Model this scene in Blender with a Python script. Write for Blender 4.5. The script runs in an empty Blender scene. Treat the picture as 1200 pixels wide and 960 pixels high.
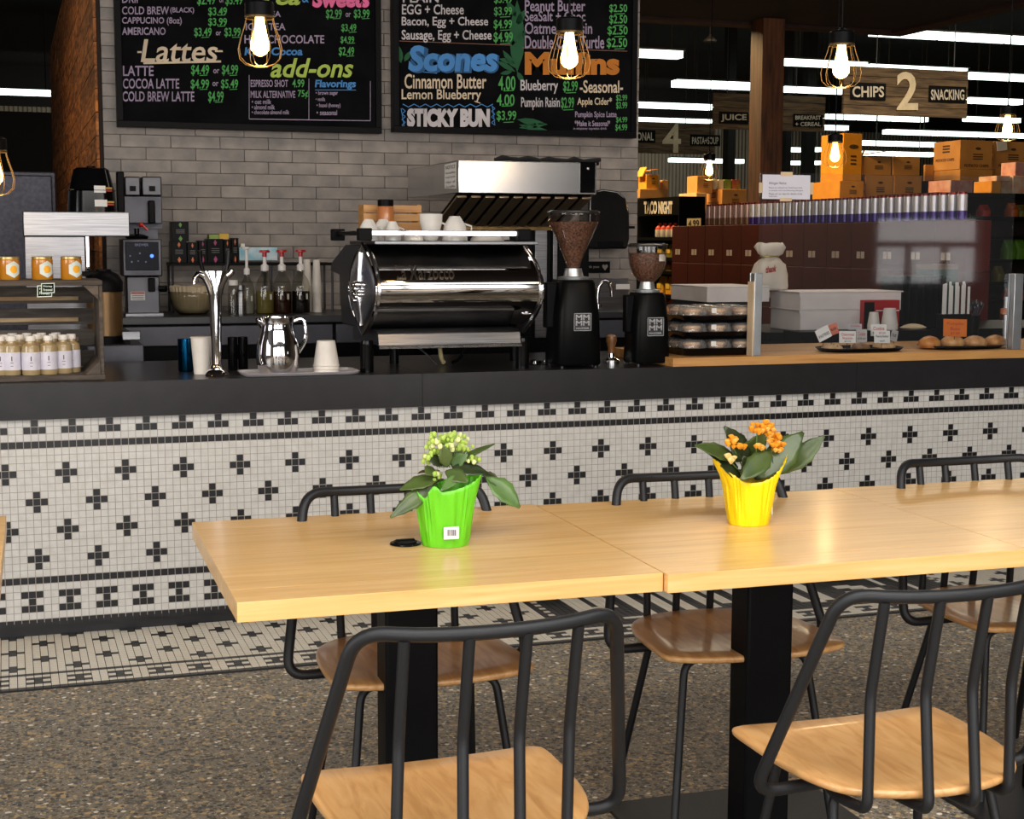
import bpy, bmesh, math, random
from mathutils import Vector, Matrix
random.seed(7)
S=bpy.context.scene
COL=S.collection
PI=math.pi
# ------------------------------------------------------------------ camera
CAM=Vector((0.02558,-5.40064,1.40065)); FPX=1738.36
RT=Vector((0.94685037,-0.32165944,0.00309687)); UP=Vector((0.03317487,0.1072219,0.99368148)); FW=Vector((0.31995908,0.94076494,-0.11219411))
cd=bpy.data.cameras.new('camera'); cam=bpy.data.objects.new('camera',cd); COL.objects.link(cam)
cd.sensor_fit='HORIZONTAL'; cd.sensor_width=36; cd.lens=36*FPX/1200; cd.clip_end=200; cd.clip_start=.05
m3=Matrix((RT,UP,-FW)).transposed(); cam.matrix_world=Matrix.Translation(CAM)@m3.to_4x4()
S.camera=cam
# ------------------------------------------------------------------ world and lights
wd=bpy.data.worlds.new('world'); S.world=wd; wd.use_nodes=True
wd.node_tree.nodes['Background'].inputs[0].default_value=(1,.9,.8,1); wd.node_tree.nodes['Background'].inputs[1].default_value=.012
S.view_settings.view_transform='Standard'; S.view_settings.look='None'; S.view_settings.gamma=1; S.view_settings.exposure=0.0
def area(name,loc,rot,sx,sy,power,col):
    l=bpy.data.lights.new(name,'AREA'); l.shape='RECTANGLE'; l.size=sx; l.size_y=sy; l.energy=power; l.color=col
    o=bpy.data.objects.new(name,l); COL.objects.link(o); o.location=loc; o.rotation_euler=rot; return o
# daylight through the three shopfront windows behind the camera (light planes fill the openings)
for i,wx in enumerate((-3.2,0.2,3.6)):
    area('window_daylight',(wx,-8.3,1.75),(math.radians(90),0,0),2.6,2.5,(115,150,110)[i],(1,.975,.95))
area('overhead_fill',(.9,-4.3,3.08),(math.radians(8),0,0),6,2.2,330,(1,.965,.92))  # added soft overhead fill for tabletops and floor, no fitting modelled
area('window_daylight',(9.35,-8.3,1.30),(math.radians(90),0,0),1.25,.72,8,(1,.99,.98))
area('side_window_daylight',(-5.4,-3.6,1.9),(math.radians(90),0,math.radians(-90)),3.2,2.2,170,(1,.98,.96))
# added fill lights beyond the cafe, backing up the modelled strip lights
area('store_fill',(9.5,13,4.9),(0,0,0),14,.5,430,(1,.88,.68))
area('store_fill',(4.3,8.6,4.2),(0,math.radians(-58),0),.4,3.5,420,(1,.66,.3))  # added warm side light for the left faces of the cardboard boxes
area('store_fill',(11,36,5.2),(math.radians(40),0,0),22,.6,480,(1,.97,.9))  # added fill that brightens the corrugated back wall
area('corridor_fill',(-.6,4.2,3.05),(0,0,0),.4,3,15,(1,.72,.4))  # added warm fill for the planked return wall
area('kitchen_fill',(4.4,1.3,3.05),(0,0,0),2.2,.3,16,(1,.9,.8))  # added fill for the white boxes and goods behind the guard
area('kitchen_fill',(1.9,1.15,3.05),(0,0,0),2.6,.3,11,(1,.86,.7))  # added fill over the back counter and tiled wall
# ------------------------------------------------------------------ helpers
def ray(x,y): return RT*((x-600)/FPX)-UP*((y-480)/FPX)+FW
def W(x,y,Y):
    d=ray(x,y); t=(Y-CAM.y)/d.y; return CAM+d*t
def WZ(x,y,z):
    d=ray(x,y); t=(z-CAM.z)/d.z; return CAM+d*t
def WX(x,y,X):
    d=ray(x,y); t=(X-CAM.x)/d.x; return CAM+d*t
def mpp(P): return (Vector(P)-CAM).dot(FW)/FPX
def lin(c):
    f=lambda v:(v/255)/12.92 if v/255<=.04045 else ((v/255+.055)/1.055)**2.4
    return (f(c[0]),f(c[1]),f(c[2]),1)
MATS={}
def mat(name,c,rough=.5,metal=0,spec=.5,var=0,bump=0,bscale=40,coat=0,emit=0,c2=None,nscale=8,ani=None,sheen=0):
    """procedural principled material: noise mix of c and c2, optional per-object random, bump"""
    if name in MATS: return MATS[name]
    m=bpy.data.materials.new(name); m.use_nodes=True; MATS[name]=m
    nt=m.node_tree; b=nt.nodes['Principled BSDF']; L=nt.links.new
    b.inputs['Roughness'].default_value=rough; b.inputs['Metallic'].default_value=metal; b.inputs['Specular IOR Level'].default_value=spec
    b.inputs['Coat Weight'].default_value=coat; b.inputs['Coat Roughness'].default_value=.06
    if emit:
        b.inputs['Emission Color'].default_value=lin(c); b.inputs['Emission Strength'].default_value=emit
    tc=nt.nodes.new('ShaderNodeTexCoord'); mp=nt.nodes.new('ShaderNodeMapping'); L(tc.outputs['Object'],mp.inputs[0])
    if ani: mp.inputs['Scale'].default_value=ani
    nz=nt.nodes.new('ShaderNodeTexNoise'); nz.inputs['Scale'].default_value=nscale; nz.inputs['Detail'].default_value=5; L(mp.outputs[0],nz.inputs['Vector'])
    oi=None
    if var or ani:
        oi=nt.nodes.new('ShaderNodeObjectInfo'); add=nt.nodes.new('ShaderNodeVectorMath'); add.operation='MULTIPLY_ADD'
        cb=nt.nodes.new('ShaderNodeCombineXYZ')
        for k in range(3): L(oi.outputs['Random'],cb.inputs[k])
        L(cb.outputs[0],add.inputs[0]); add.inputs[1].default_value=(37,23,51); L(tc.outputs['Object'],add.inputs[2]); L(add.outputs[0],mp.inputs[0])
    mx=nt.nodes.new('ShaderNodeMix'); mx.data_type='RGBA'
    c2=c2 or tuple(v*.9 for v in c)
    mx.inputs[6].default_value=lin(c2); mx.inputs[7].default_value=lin(c)
    rp=nt.nodes.new('ShaderNodeMapRange'); rp.inputs[1].default_value=.35; rp.inputs[2].default_value=.65; L(nz.outputs[0],rp.inputs[0]); L(rp.outputs[0],mx.inputs[0])
    out=mx.outputs[2]
    if var:
        hs=nt.nodes.new('ShaderNodeHueSaturation'); mr=nt.nodes.new('ShaderNodeMapRange'); mr.inputs[3].default_value=1-var; mr.inputs[4].default_value=1+var
        L(oi.outputs['Random'],mr.inputs[0]); L(mr.outputs[0],hs.inputs['Value']); L(out,hs.inputs['Color']); out=hs.outputs[0]
    L(out,b.inputs['Base Color'])
    if bump:
        n2=nt.nodes.new('ShaderNodeTexNoise'); n2.inputs['Scale'].default_value=bscale; n2.inputs['Detail'].default_value=4; L(mp.outputs[0],n2.inputs['Vector'])
        bp=nt.nodes.new('ShaderNodeBump'); bp.inputs['Strength'].default_value=bump; bp.inputs['Distance'].default_value=.002; L(n2.outputs[0],bp.inputs['Height']); L(bp.outputs[0],b.inputs['Normal'])
    return m
def thin_glass(name,tint=(1,1,1),refl=1.0,rough=0.0,opac=0,haze=(1,1,1)):
    m=bpy.data.materials.new(name); m.use_nodes=True; nt=m.node_tree; nt.nodes.clear(); L=nt.links.new
    o=nt.nodes.new('ShaderNodeOutputMaterial'); t=nt.nodes.new('ShaderNodeBsdfTransparent'); g=nt.nodes.new('ShaderNodeBsdfGlossy'); g.inputs['Roughness'].default_value=rough
    t.inputs[0].default_value=(*tint,1); fr=nt.nodes.new('ShaderNodeFresnel'); fr.inputs[0].default_value=1.5
    mu=nt.nodes.new('ShaderNodeMath'); mu.operation='MULTIPLY'; mu.inputs[1].default_value=refl; L(fr.outputs[0],mu.inputs[0]); gm=nt.nodes.new('ShaderNodeNewGeometry'); io=nt.nodes.new('ShaderNodeMapRange'); io.inputs[3].default_value=1.5; io.inputs[4].default_value=1/1.5; L(gm.outputs['Backfacing'],io.inputs[0]); L(io.outputs[0],fr.inputs[0])
    mx=nt.nodes.new('ShaderNodeMixShader'); L(mu.outputs[0],mx.inputs[0]); 
    src=t
    if opac:
        d=nt.nodes.new('ShaderNodeBsdfDiffuse'); d.inputs[0].default_value=(*haze,1); m2=nt.nodes.new('ShaderNodeMixShader'); m2.inputs[0].default_value=opac
        L(t.outputs[0],m2.inputs[1]); L(d.outputs[0],m2.inputs[2]); src=m2
    L(src.outputs[0],mx.inputs[1]); L(g.outputs[0],mx.inputs[2]); L(mx.outputs[0],o.inputs[0]); MATS[name]=m; return m
class MB:
    def __init__(s): s.v=[];s.f=[];s.mi=[];s.m=0
    def vs(s,l): n=len(s.v); s.v+= [tuple(p) for p in l]; return n
    def fc(s,f): s.f.append(tuple(f)); s.mi.append(s.m)
    def box(s,x0,y0,z0,x1,y1,z1,m=None):
        if m is not None: s.m=m
        x0,x1=min(x0,x1),max(x0,x1);y0,y1=min(y0,y1),max(y0,y1);z0,z1=min(z0,z1),max(z0,z1)
        n=s.vs([(x0,y0,z0),(x1,y0,z0),(x1,y1,z0),(x0,y1,z0),(x0,y0,z1),(x1,y0,z1),(x1,y1,z1),(x0,y1,z1)])
        for f in ((0,3,2,1),(4,5,6,7),(0,1,5,4),(1,2,6,5),(2,3,7,6),(3,0,4,7)): s.fc([n+i for i in f])
        return s
    def obox(s,c,ax,ay,az,hx,hy,hz):
        c=Vector(c);ax,ay,az=Vector(ax).normalized()*hx,Vector(ay).normalized()*hy,Vector(az).normalized()*hz
        n=s.vs([c+i*ax+j*ay+k*az for k in(-1,1) for j in(-1,1) for i in(-1,1)])
        for f in ((0,2,3,1),(4,5,7,6),(0,1,5,4),(1,3,7,5),(3,2,6,7),(2,0,4,6)): s.fc([n+i for i in f])
        return s
    def ring_faces(s,rings,closed_u=True,cap=(True,True)):
        k=len(rings[0]); base=[s.vs(r) for r in rings]
        for a in range(len(rings)-1):
            for i in range(k if closed_u else k-1):
                j=(i+1)%k; s.fc((base[a]+i,base[a]+j,base[a+1]+j,base[a+1]+i))
        if cap[0]: s.fc([base[0]+i for i in range(k)][::-1])
        if cap[1]: s.fc([base[-1]+i for i in range(k)])
        return s
    def lathe(s,prof,c=(0,0,0),n=24,cap=(True,True)):
        return s.ring_faces([[(c[0]+r*math.cos(2*PI*i/n),c[1]+r*math.sin(2*PI*i/n),c[2]+z) for i in range(n)] for r,z in prof],True,cap)
    def loft(s,lv,n=32,cap=(True,True)):
        R=[]
        for L in lv:
            z,rx,ry=L[:3]; cx=L[3] if len(L)>3 else 0; cy=L[4] if len(L)>4 else 0; e=L[5] if len(L)>5 else 2.0
            r=[]
            for i in range(n):
                t=2*PI*i/n; a,b=math.cos(t),math.sin(t)
                r.append((cx+rx*math.copysign(abs(a)**(2/e),a),cy+ry*math.copysign(abs(b)**(2/e),b),z))
            R.append(r)
        return s.ring_faces(R,True,cap)
    def tube(s,pts,r,n=10,closed=False,cap=True,flat=None):
        P=[Vector(p) for p in pts]; R=[]; k=len(P); up=None
        rr=r if isinstance(r,(list,tuple)) else [r]*k
        for i,p in enumerate(P):
            a=P[(i-1)%k] if (closed or i>0) else p; b=P[(i+1)%k] if (closed or i<k-1) else p
            t=(b-a).normalized()
            if up is None: up=Vector((0,0,1)) if abs(t.z)<.9 else Vector((1,0,0))
            u=(up-t*up.dot(t)).normalized(); w=t.cross(u); up=u
            R.append([p+(u*math.cos(2*PI*j/n)+w*math.sin(2*PI*j/n))*rr[i] for j in range(n)])
        if closed: R.append(R[0]); return s.ring_faces(R,True,(False,False))
        return s.ring_faces(R,True,(cap,cap))
    def prism(s,poly,f0,f1):
        """poly list of (a,b); f0,f1 map (a,b)->xyz for both ends"""
        return s.ring_faces([[f0(a,b) for a,b in poly],[f1(a,b) for a,b in poly]])
    def patch(s,f,n=8):
        """strip of quads over the unit square mapped by f(u,v); keeps to curved surfaces"""
        k=s.vs([f(i/n,v) for i in range(n+1) for v in (0,1)])
        for i in range(n): s.fc((k+2*i,k+2*i+2,k+2*i+3,k+2*i+1))
        return s
    def ball(s,c,r,n=10,sz=1):
        pr=[(max(r*math.sin(PI*i/(n//2+2)),1e-4),-r*sz*math.cos(PI*i/(n//2+2))) for i in range(n//2+3)]
        return s.lathe(pr,c,n)
    def build(s,name,mats,parent=None,label=None,bevel=0,seg=2,smooth=True,kind=None,world=True,angle=35,solid=0,origin=None):
        me=bpy.data.meshes.new(name)
        if parent is None and origin is None and s.v:
            xs=[p[0] for p in s.v];ys=[p[1] for p in s.v];zs=[p[2] for p in s.v]
            origin=((min(xs)+max(xs))/2,(min(ys)+max(ys))/2,min(zs))
        off=Vector(origin) if origin is not None else Vector((0,0,0))
        if parent is not None and world and origin is None:
            off=Vector((0,0,0)); q=parent
            while q: off=off+q.location; q=q.parent
        me.from_pydata([tuple(Vector(p)-off) for p in s.v],[],s.f)
        for m in (mats if isinstance(mats,(list,tuple)) else [mats]): me.materials.append(m)
        if any(s.mi): me.polygons.foreach_set('material_index',s.mi)
        if smooth:
            me.polygons.foreach_set('use_smooth',[True]*len(s.f)); me.set_sharp_from_angle(angle=math.radians(angle))
        me.update()
        o=bpy.data.objects.new(name,me); COL.objects.link(o)
        if parent is not None: o.parent=parent
        if parent is None: o.location=off
        if bevel:
            bm=o.modifiers.new('bevel','BEVEL'); bm.width=bevel; bm.segments=seg; bm.limit_method='ANGLE'; bm.angle_limit=math.radians(40)
        if solid:
            sm=o.modifiers.new('solid','SOLIDIFY'); sm.thickness=solid
        if label: o['label']=label
        if kind: o['kind']=kind
        return o
def tag(o,label,cat,group=None):
    o['label']=label; o['category']=cat
    if group: o['group']=group
    return o
def thing(name,loc,label,cat,group=None,rz=0):
    o=bpy.data.objects.new(name,None); COL.objects.link(o); o.location=loc; o.rotation_euler=(0,0,rz); o.empty_display_size=.05
    return tag(o,label,cat,group)
def kids(o): return [c for c in bpy.data.objects if c.parent is o]
def tree(o): return (o,[tree(c) for c in kids(o)])
def copy_tree(t,loc,label,group=None,rz=None,cat=None,parent=None,s=None):
    o,ch=t; c=o.copy(); COL.objects.link(c)
    if parent is None:
        c.location=loc; c['label']=label
        if rz is not None: c.rotation_euler=(0,0,rz)
        if group: c['group']=group
        if s: c.scale=(s,s,s)
    else: c.parent=parent
    for k in ch: copy_tree(k,None,None,parent=c)
    return c
_tc={}
def tmesh(body,bold=.012,shear=0):
    k=(body,bold,shear)
    if k in _tc: return _tc[k]
    cu=bpy.data.curves.new('t','FONT'); cu.body=body; cu.size=1; cu.offset=bold; cu.shear=shear; cu.resolution_u=3
    o=bpy.data.objects.new('t',cu); COL.objects.link(o)
    dg=bpy.context.evaluated_depsgraph_get(); me=bpy.data.meshes.new_from_object(o.evaluated_get(dg))
    vs=[(v.co.x,v.co.y) for v in me.vertices]; fs=[tuple(p.vertices) for p in me.polygons]
    bpy.data.objects.remove(o); bpy.data.curves.remove(cu); bpy.data.meshes.remove(me)
    if not vs: vs=[(0,0),(1,1)]
    x0=min(v[0] for v in vs);x1=max(v[0] for v in vs);y0=min(v[1] for v in vs);y1=max(v[1] for v in vs)
    vs=[((x-x0)/(x1-x0 or 1),(y-y0)/(y1-y0 or 1)) for x,y in vs]
    _tc[k]=(vs,fs); return _tc[k]
def put_text(mb,body,f,m=0,bold=.012,shear=0):
    """f maps unit square (u,v) -> xyz"""
    vs,fs=tmesh(body,bold,shear); mb.m=m; n=mb.vs([f(u,v) for u,v in vs])
    for q in fs: mb.fc([n+i for i in q])
def rectf(P00,P10,P01):
    P00,P10,P01=Vector(P00),Vector(P10),Vector(P01)
    return lambda u,v: P00+(P10-P00)*u+(P01-P00)*v
def pxf(x0,y0,x1,y1,Y): return rectf(W(x0,y1,Y),W(x1,y1,Y),W(x0,y0,Y))
def pbox(mb,x0,y0,x1,y1,Y,d,m=None):
    """box whose front face covers the pixel rectangle at plane Y, depth d"""
    a=W(x0,(y0+y1)/2,Y);b=W(x1,(y0+y1)/2,Y);zt=W((x0+x1)/2,y0,Y).z;zb=W((x0+x1)/2,y1,Y).z
    mb.box(a.x,Y,zb,b.x,Y+d,zt,m); return a.x,b.x,zb,zt
# ------------------------------------------------------------------ materials
M_white=mat('tile_white',(210,208,204),.32,c2=(199,196,191),nscale=30,bump=.1)
M_black=mat('tile_black',(27,27,32),.3,c2=(20,20,25))
M_grout=mat('grout',(172,166,156),.9)
M_fgrout=mat('floor_grout',(40,38,36),.9)
M_ftile=mat('floor_tile_white',(232,227,214),.4,c2=(222,213,196),nscale=2)
M_stone=mat('stone_dark',(32,31,33),.3,spec=.3,c2=(37,36,38),nscale=14,bump=.05,bscale=90)
M_brick=mat('brick_tile',(146,137,129),.55,var=.10,c2=(118,112,108),nscale=9,bump=.5,bscale=60)
M_mortar=mat('mortar',(118,110,104),.95)
M_bm=mat('powder_black',(24,25,28),.42,spec=.35,bump=.25,bscale=900,c2=(26,27,30))
M_blk=mat('black_plastic',(11,11,13),.42,spec=.07)
M_blkg=mat('black_gloss',(9,9,11),.12,spec=.2)
M_chrome=mat('chrome',(225,225,228),.045,1,c2=(215,215,220))
M_steel=mat('brushed_steel',(132,132,134),.3,1,c2=(108,108,112),ani=(1,1,40),nscale=6)
M_dsteel=mat('dark_steel',(78,78,84),.42,.7,c2=(62,62,68))
M_alu=mat('aluminium',(196,200,204),.36,.85)
M_paperw=mat('white_paper',(226,224,220),.7,c2=(218,215,210))
M_cupw=mat('white_cup',(232,226,218),.5)
M_porc=mat('porcelain',(232,230,226),.15,coat=.4)
M_red=mat('red_plastic',(178,20,30),.35)
M_ceil=mat('ceiling_dark',(30,16,12),.9,c2=(20,11,9),nscale=1.2)
M_ceil2=mat('ceiling_black',(13,11,10),.9)
M_corr=mat('corrugated_metal',(126,118,98),.6,c2=(114,106,88),nscale=1)
M_text=[mat('ink_black',(25,22,20),.7),mat('ink_white',(238,238,234),.7)]
M_post=mat('timber_post',(104,58,26),.6,c2=(56,30,12),ani=(12,12,1.2),nscale=3,bump=.4,bscale=8)
M_card=mat('cardboard',(206,148,78),.8,c2=(190,132,66),nscale=4)
M_cardo=mat('cardboard_orange',(236,160,34),.75,c2=(226,146,24))
M_cardp=mat('cardboard_pale',(222,182,124),.8)
M_glass=thin_glass('clear_glass',(.84,.84,.80),1.3)
M_plexi=thin_glass('plexiglass',(.95,.96,.97),.9,.035,opac=.008,haze=(.8,.85,.9))
M_smoke=thin_glass('smoked_glass',(.88,.85,.83),1.0)
M_plast=thin_glass('clear_plastic',(.9,.9,.9),1.3,.12,opac=.10,haze=(.9,.9,.9))
def wood_mat(name,c,c2,c3,axis=(1.3,26,26),rough=.3,coat=.3,var=.07,ns=2.2,dist=.6):
    m=bpy.data.materials.new(name); m.use_nodes=True; nt=m.node_tree; b=nt.nodes['Principled BSDF']; L=nt.links.new; MATS[name]=m
    tc=nt.nodes.new('ShaderNodeTexCoord'); oi=nt.nodes.new('ShaderNodeObjectInfo'); cb=nt.nodes.new('ShaderNodeCombineXYZ')
    for k in range(3): L(oi.outputs['Random'],cb.inputs[k])
    ad=nt.nodes.new('ShaderNodeVectorMath'); ad.operation='MULTIPLY_ADD'; L(cb.outputs[0],ad.inputs[0]); ad.inputs[1].default_value=(17,31,23); L(tc.outputs['Object'],ad.inputs[2])
    mp=nt.nodes.new('ShaderNodeMapping'); mp.inputs['Scale'].default_value=axis; L(ad.outputs[0],mp.inputs[0])
    n1=nt.nodes.new('ShaderNodeTexNoise'); n1.inputs['Scale'].default_value=ns; n1.inputs['Detail'].default_value=6; n1.inputs['Distortion'].default_value=dist; L(mp.outputs[0],n1.inputs[0])
    cr=nt.nodes.new('ShaderNodeValToRGB'); e=cr.color_ramp.elements; e[0].position=.32; e[0].color=lin(c3); e[1].position=.68; e[1].color=lin(c); k=e.new(.48); k.color=lin(c2); L(n1.outputs[0],cr.inputs[0])
    hs=nt.nodes.new('ShaderNodeHueSaturation'); mr=nt.nodes.new('ShaderNodeMapRange'); mr.inputs[3].default_value=1-var; mr.inputs[4].default_value=1+var
    L(oi.outputs['Random'],mr.inputs[0]); L(mr.outputs[0],hs.inputs['Value']); L(cr.outputs[0],hs.inputs['Color']); L(hs.outputs[0],b.inputs['Base Color'])
    b.inputs['Roughness'].default_value=rough; b.inputs['Coat Weight'].default_value=coat; b.inputs['Coat Roughness'].default_value=.12
    bp=nt.nodes.new('ShaderNodeBump'); bp.inputs['Strength'].default_value=.08; bp.inputs['Distance'].default_value=.002; L(n1.outputs[0],bp.inputs['Height']); L(bp.outputs[0],b.inputs['Normal'])
    return m
M_table=wood_mat('table_maple',(236,192,130),(228,181,114),(216,167,100),rough=.28,coat=.12,var=.03)
M_tedge=M_table
M_seat=wood_mat('seat_plywood',(214,168,112),(202,152,96),(184,134,80),axis=(9,1.6,9),ns=3,rough=.3,coat=.35,var=.05,dist=1.6)
M_board=wood_mat('pine_board',(196,148,88),(184,134,76),(164,112,60),axis=(1.5,20,20),rough=.5,coat=0)
M_crate=wood_mat('weathered_crate',(88,80,72),(70,62,56),(52,46,42),axis=(3,20,20),rough=.8,coat=0,var=.15)
M_cratel=wood_mat('pale_gap',(176,152,118),(160,132,98),(140,112,80),axis=(3,20,20),rough=.8,coat=0,var=.1)
M_plank=wood_mat('plank_wall_wood',(186,116,54),(140,82,36),(78,44,20),axis=(14,2,14),rough=.8,coat=0,var=.3)
M_sign=wood_mat('sign_wood',(104,84,58),(78,60,40),(48,36,24),axis=(1,9,9),rough=.8,coat=0,var=.1)
def concrete():
    m=bpy.data.materials.new('polished_aggregate_concrete'); m.use_nodes=True; nt=m.node_tree; b=nt.nodes['Principled BSDF']; L=nt.links.new
    tc=nt.nodes.new('ShaderNodeTexCoord')
    def vor(scale,pos,cols):
        v=nt.nodes.new('ShaderNodeTexVoronoi'); v.inputs['Scale'].default_value=scale; L(tc.outputs['Object'],v.inputs['Vector'])
        sp=nt.nodes.new('ShaderNodeSeparateColor'); L(v.outputs['Color'],sp.inputs[0])
        cr=nt.nodes.new('ShaderNodeValToRGB'); cr.color_ramp.interpolation='CONSTANT'; e=cr.color_ramp.elements
        e[0].position=0; e[0].color=lin(cols[0]); e[1].position=pos[1]; e[1].color=lin(cols[1])
        for p,c in zip(pos[2:],cols[2:]): q=e.new(p); q.color=lin(c)
        L(sp.outputs[0],cr.inputs[0])
        th=nt.nodes.new('ShaderNodeMath'); th.operation='MULTIPLY_ADD'; L(sp.outputs[1],th.inputs[0]); th.inputs[1].default_value=.5; th.inputs[2].default_value=.22
        lt=nt.nodes.new('ShaderNodeMath'); lt.operation='LESS_THAN'; L(v.outputs['Distance'],lt.inputs[0]); L(th.outputs[0],lt.inputs[1])
        return cr.outputs[0],lt.outputs[0]
    n=nt.nodes.new('ShaderNodeTexNoise'); n.inputs['Scale'].default_value=1.7; n.inputs['Detail'].default_value=8; L(tc.outputs['Object'],n.inputs[0])
    base=nt.nodes.new('ShaderNodeMix'); base.data_type='RGBA'; base.inputs[6].default_value=lin((114,107,94)); base.inputs[7].default_value=lin((152,141,122)); L(n.outputs[0],base.inputs[0])
    out=base.outputs[2]
    for sc,pos,cols in ((190,(0,.2,.45,.7,.9),((78,73,66),(164,148,122),(112,104,90),(146,134,116),(206,196,176))),
                        (78,(0,.22,.42,.62,.8,.95),((52,54,56),(100,84,62),(196,168,122),(144,136,122),(82,88,88),(240,234,220)))):
        c,f=vor(sc,pos,cols); mx=nt.nodes.new('ShaderNodeMix'); mx.data_type='RGBA'; L(f,mx.inputs[0]); L(out,mx.inputs[6]); L(c,mx.inputs[7]); out=mx.outputs[2]
    L(out,b.inputs['Base Color']); b.inputs['Roughness'].default_value=.42; b.inputs['Specular IOR Level'].default_value=.4
    return m
M_conc=concrete()
# ------------------------------------------------------------------ SETTING
U=.0254; R0=30.18*U        # tile pitch; height of the centre of the top tile row
MOSW=26.2
o=MB().box(-7,-9,-.1,14,-MOSW*U+.02,0).build('floor',M_conc,kind='structure',smooth=False)
fl=o
MB().box(-7,-MOSW*U+.0205,-.1,14,1.0,-.002).build('mosaic_bed',M_fgrout,fl,smooth=False)
MB().box(-7,1.0005,-.1,24,42,-.004).build('floor',mat('store_floor',(92,86,78),.35,c2=(80,75,68)),kind='structure',smooth=False)
# floor mosaic: rows r=0.. from toe kick outwards, columns along the counter
def floor_white(c,r):
    if r>=25: return False
    if r==19: return False
    if r in (20,24): return True
    if r in (21,22,23):
        k=(c-3)%5
        if r==22: return k!=0
        return k not in (4,0,1)
    if 75<=c<=144:
        if c==76: return r in (3,5,7,9,11,13) 
        if c==144: return r in (4,6,8,10,12,14)
        if c in (75,145): return False
        # lettering of the mosaic, as far as the table leaves it in view
        for (a,b,r0,r1) in LET:
            if a<=c<=b and r0<=r<=r1: return True
        return False
    cc=c+ (2 if c>145 else 0)
    if r==18: return True
    k=cc%8; q=r%8
    for (kc,qc) in ((0,0),(4,4)):
        dk=min((k-kc)%8,(kc-k)%8); dq=min((q-qc)%8,(qc-q)%8)
        if dk+dq<=1: return False
    return True
LET=[(81,83,1,10),(85,87,1,9),(84,84,9,10),(86,88,16,16),(90,91,1,16),(88,92,16,16),(94,95,1,15),(97,98,1,15),(96,97,16,17),(96,96,15,16),(101,102,1,14),(104,105,1,12),(101,103,16,16),(108,109,1,16),(112,113,1,14),
     (116,117,1,15),(120,121,1,15),(118,119,15,16),(126,128,8,9),(128,130,9,10),(130,132,11,12),(126,127,12,12),(138,138,1,14),(134,134,3,9)]
# columns beside the dark field joined as double strokes
wt=MB();bt=MB()
for c in range(-22,215):
    for r in range(0,26):
        X=(c+.19)*U; Y=-(r-.854)*U; h=U*.455
        mb=wt if floor_white(c,r) else bt
        mb.box(X-h,Y-h,-.004,X+h,Y+h,.0005)
wt.build('white_mosaic_tile',M_ftile,fl,kind='stuff',smooth=False)
bt.build('black_mosaic_tile',mat('floor_tile_black',(50,49,48),.4,c2=(42,41,41)),fl,kind='stuff',smooth=False)
# ceilings
cz=3.12
MB().box(-7,-9,cz,6.9,5.25,cz+.35).build('ceiling',M_ceil,kind='structure',smooth=False)
MB().box(-14,5.3,6.5,40,42,6.7).build('ceiling',M_ceil2,kind='structure',smooth=False)
MB().box(6.95,-9,6.5,40,5.3,6.7).build('ceiling',M_ceil2,kind='structure',smooth=False)
MB().box(-7,5.27,cz-.02,6.9,5.45,cz+.5).build('trim_1',mat('beam_brown',(48,24,16),.7,c2=(34,16,10)),kind='structure',smooth=False)
MB().box(6.92,-9,cz-.02,7.1,5.45,cz+.5).build('trim_2',MATS['beam_brown'],kind='structure',smooth=False)
# outer walls of the cafe: shopfront with three window openings behind the camera, side wall with one
M_wall=mat('cafe_wall',(120,112,104),.8)
sf=MB(); xs=[-7,-4.5,-1.9,-1.1,1.5,2.3,4.9,8.7]
sf.box(10,-8.4,0,14,-8.2,cz).box(8.7,-8.4,0,10,-8.2,.94).box(8.7,-8.4,1.82,10,-8.2,cz)
for i in range(0,8,2): sf.box(xs[i],-8.4,0,xs[i+1],-8.2,cz)
for i in range(1,7,2): sf.box(xs[i],-8.4,0,xs[i+1],-8.2,.5); sf.box(xs[i],-8.4,3.0,xs[i+1],-8.2,cz)
sf.build('wall_front',M_wall,kind='structure',smooth=False)
for i in range(1,7,2):
    f=MB()
    a,b=xs[i],xs[i+1]
    for q in (a,(a+b)/2-.03,b-.06): f.box(q,-8.3,.5,q+.06,-8.2,3.0)
    f.box(a,-8.3,.5,b,-8.2,.56); f.box(a,-8.3,2.94,b,-8.2,3.0)
    wn=f.build('window_%d'%(i//2+1),M_blk,kind='structure',smooth=False)
MB().box(8.7,-8.3,1.36,10,-8.25,1.42).box(9.1,-8.3,.94,9.15,-8.25,1.36).box(9.55,-8.3,.94,9.6,-8.25,1.36).box(8.7,-8.3,.94,10,-8.22,.98).build('window_4',M_blk,kind='structure',smooth=False)
lw=MB(); lw.box(-5.7,-8.2,0,-5.5,-5.2,cz).box(-5.7,-2,0,-5.5,42,6.5).box(-5.7,-5.2,0,-5.5,-2,.8).box(-5.7,-5.2,3.0,-5.5,-2,cz).build('wall_left',M_wall,kind='structure',smooth=False)
MB().box(13.8,-8.2,0,14,5,cz+3).build('wall_right',M_wall,kind='structure',smooth=False)
# far store wall, corrugated
cw=MB(); x=-6; 
rings=[[],[]]
poly=[]
i=0
while x<34:
    y=41 if i%4 in (0,3) else 40.96
    poly.append((x,y)); x+=.045 if i%2==0 else .02; i+=1
b0=cw.vs([(a,b,1.0) for a,b in poly]); b1=cw.vs([(a,b,5.3) for a,b in poly])
for k in range(len(poly)-1): cw.fc((b0+k,b0+k+1,b1+k+1,b1+k))
cw.build('wall_back',M_corr,kind='structure',smooth=False)
MB().box(-14,41.1,0,40,41.3,6.6).build('wall_back',M_ceil2,kind='structure',smooth=False)
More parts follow.
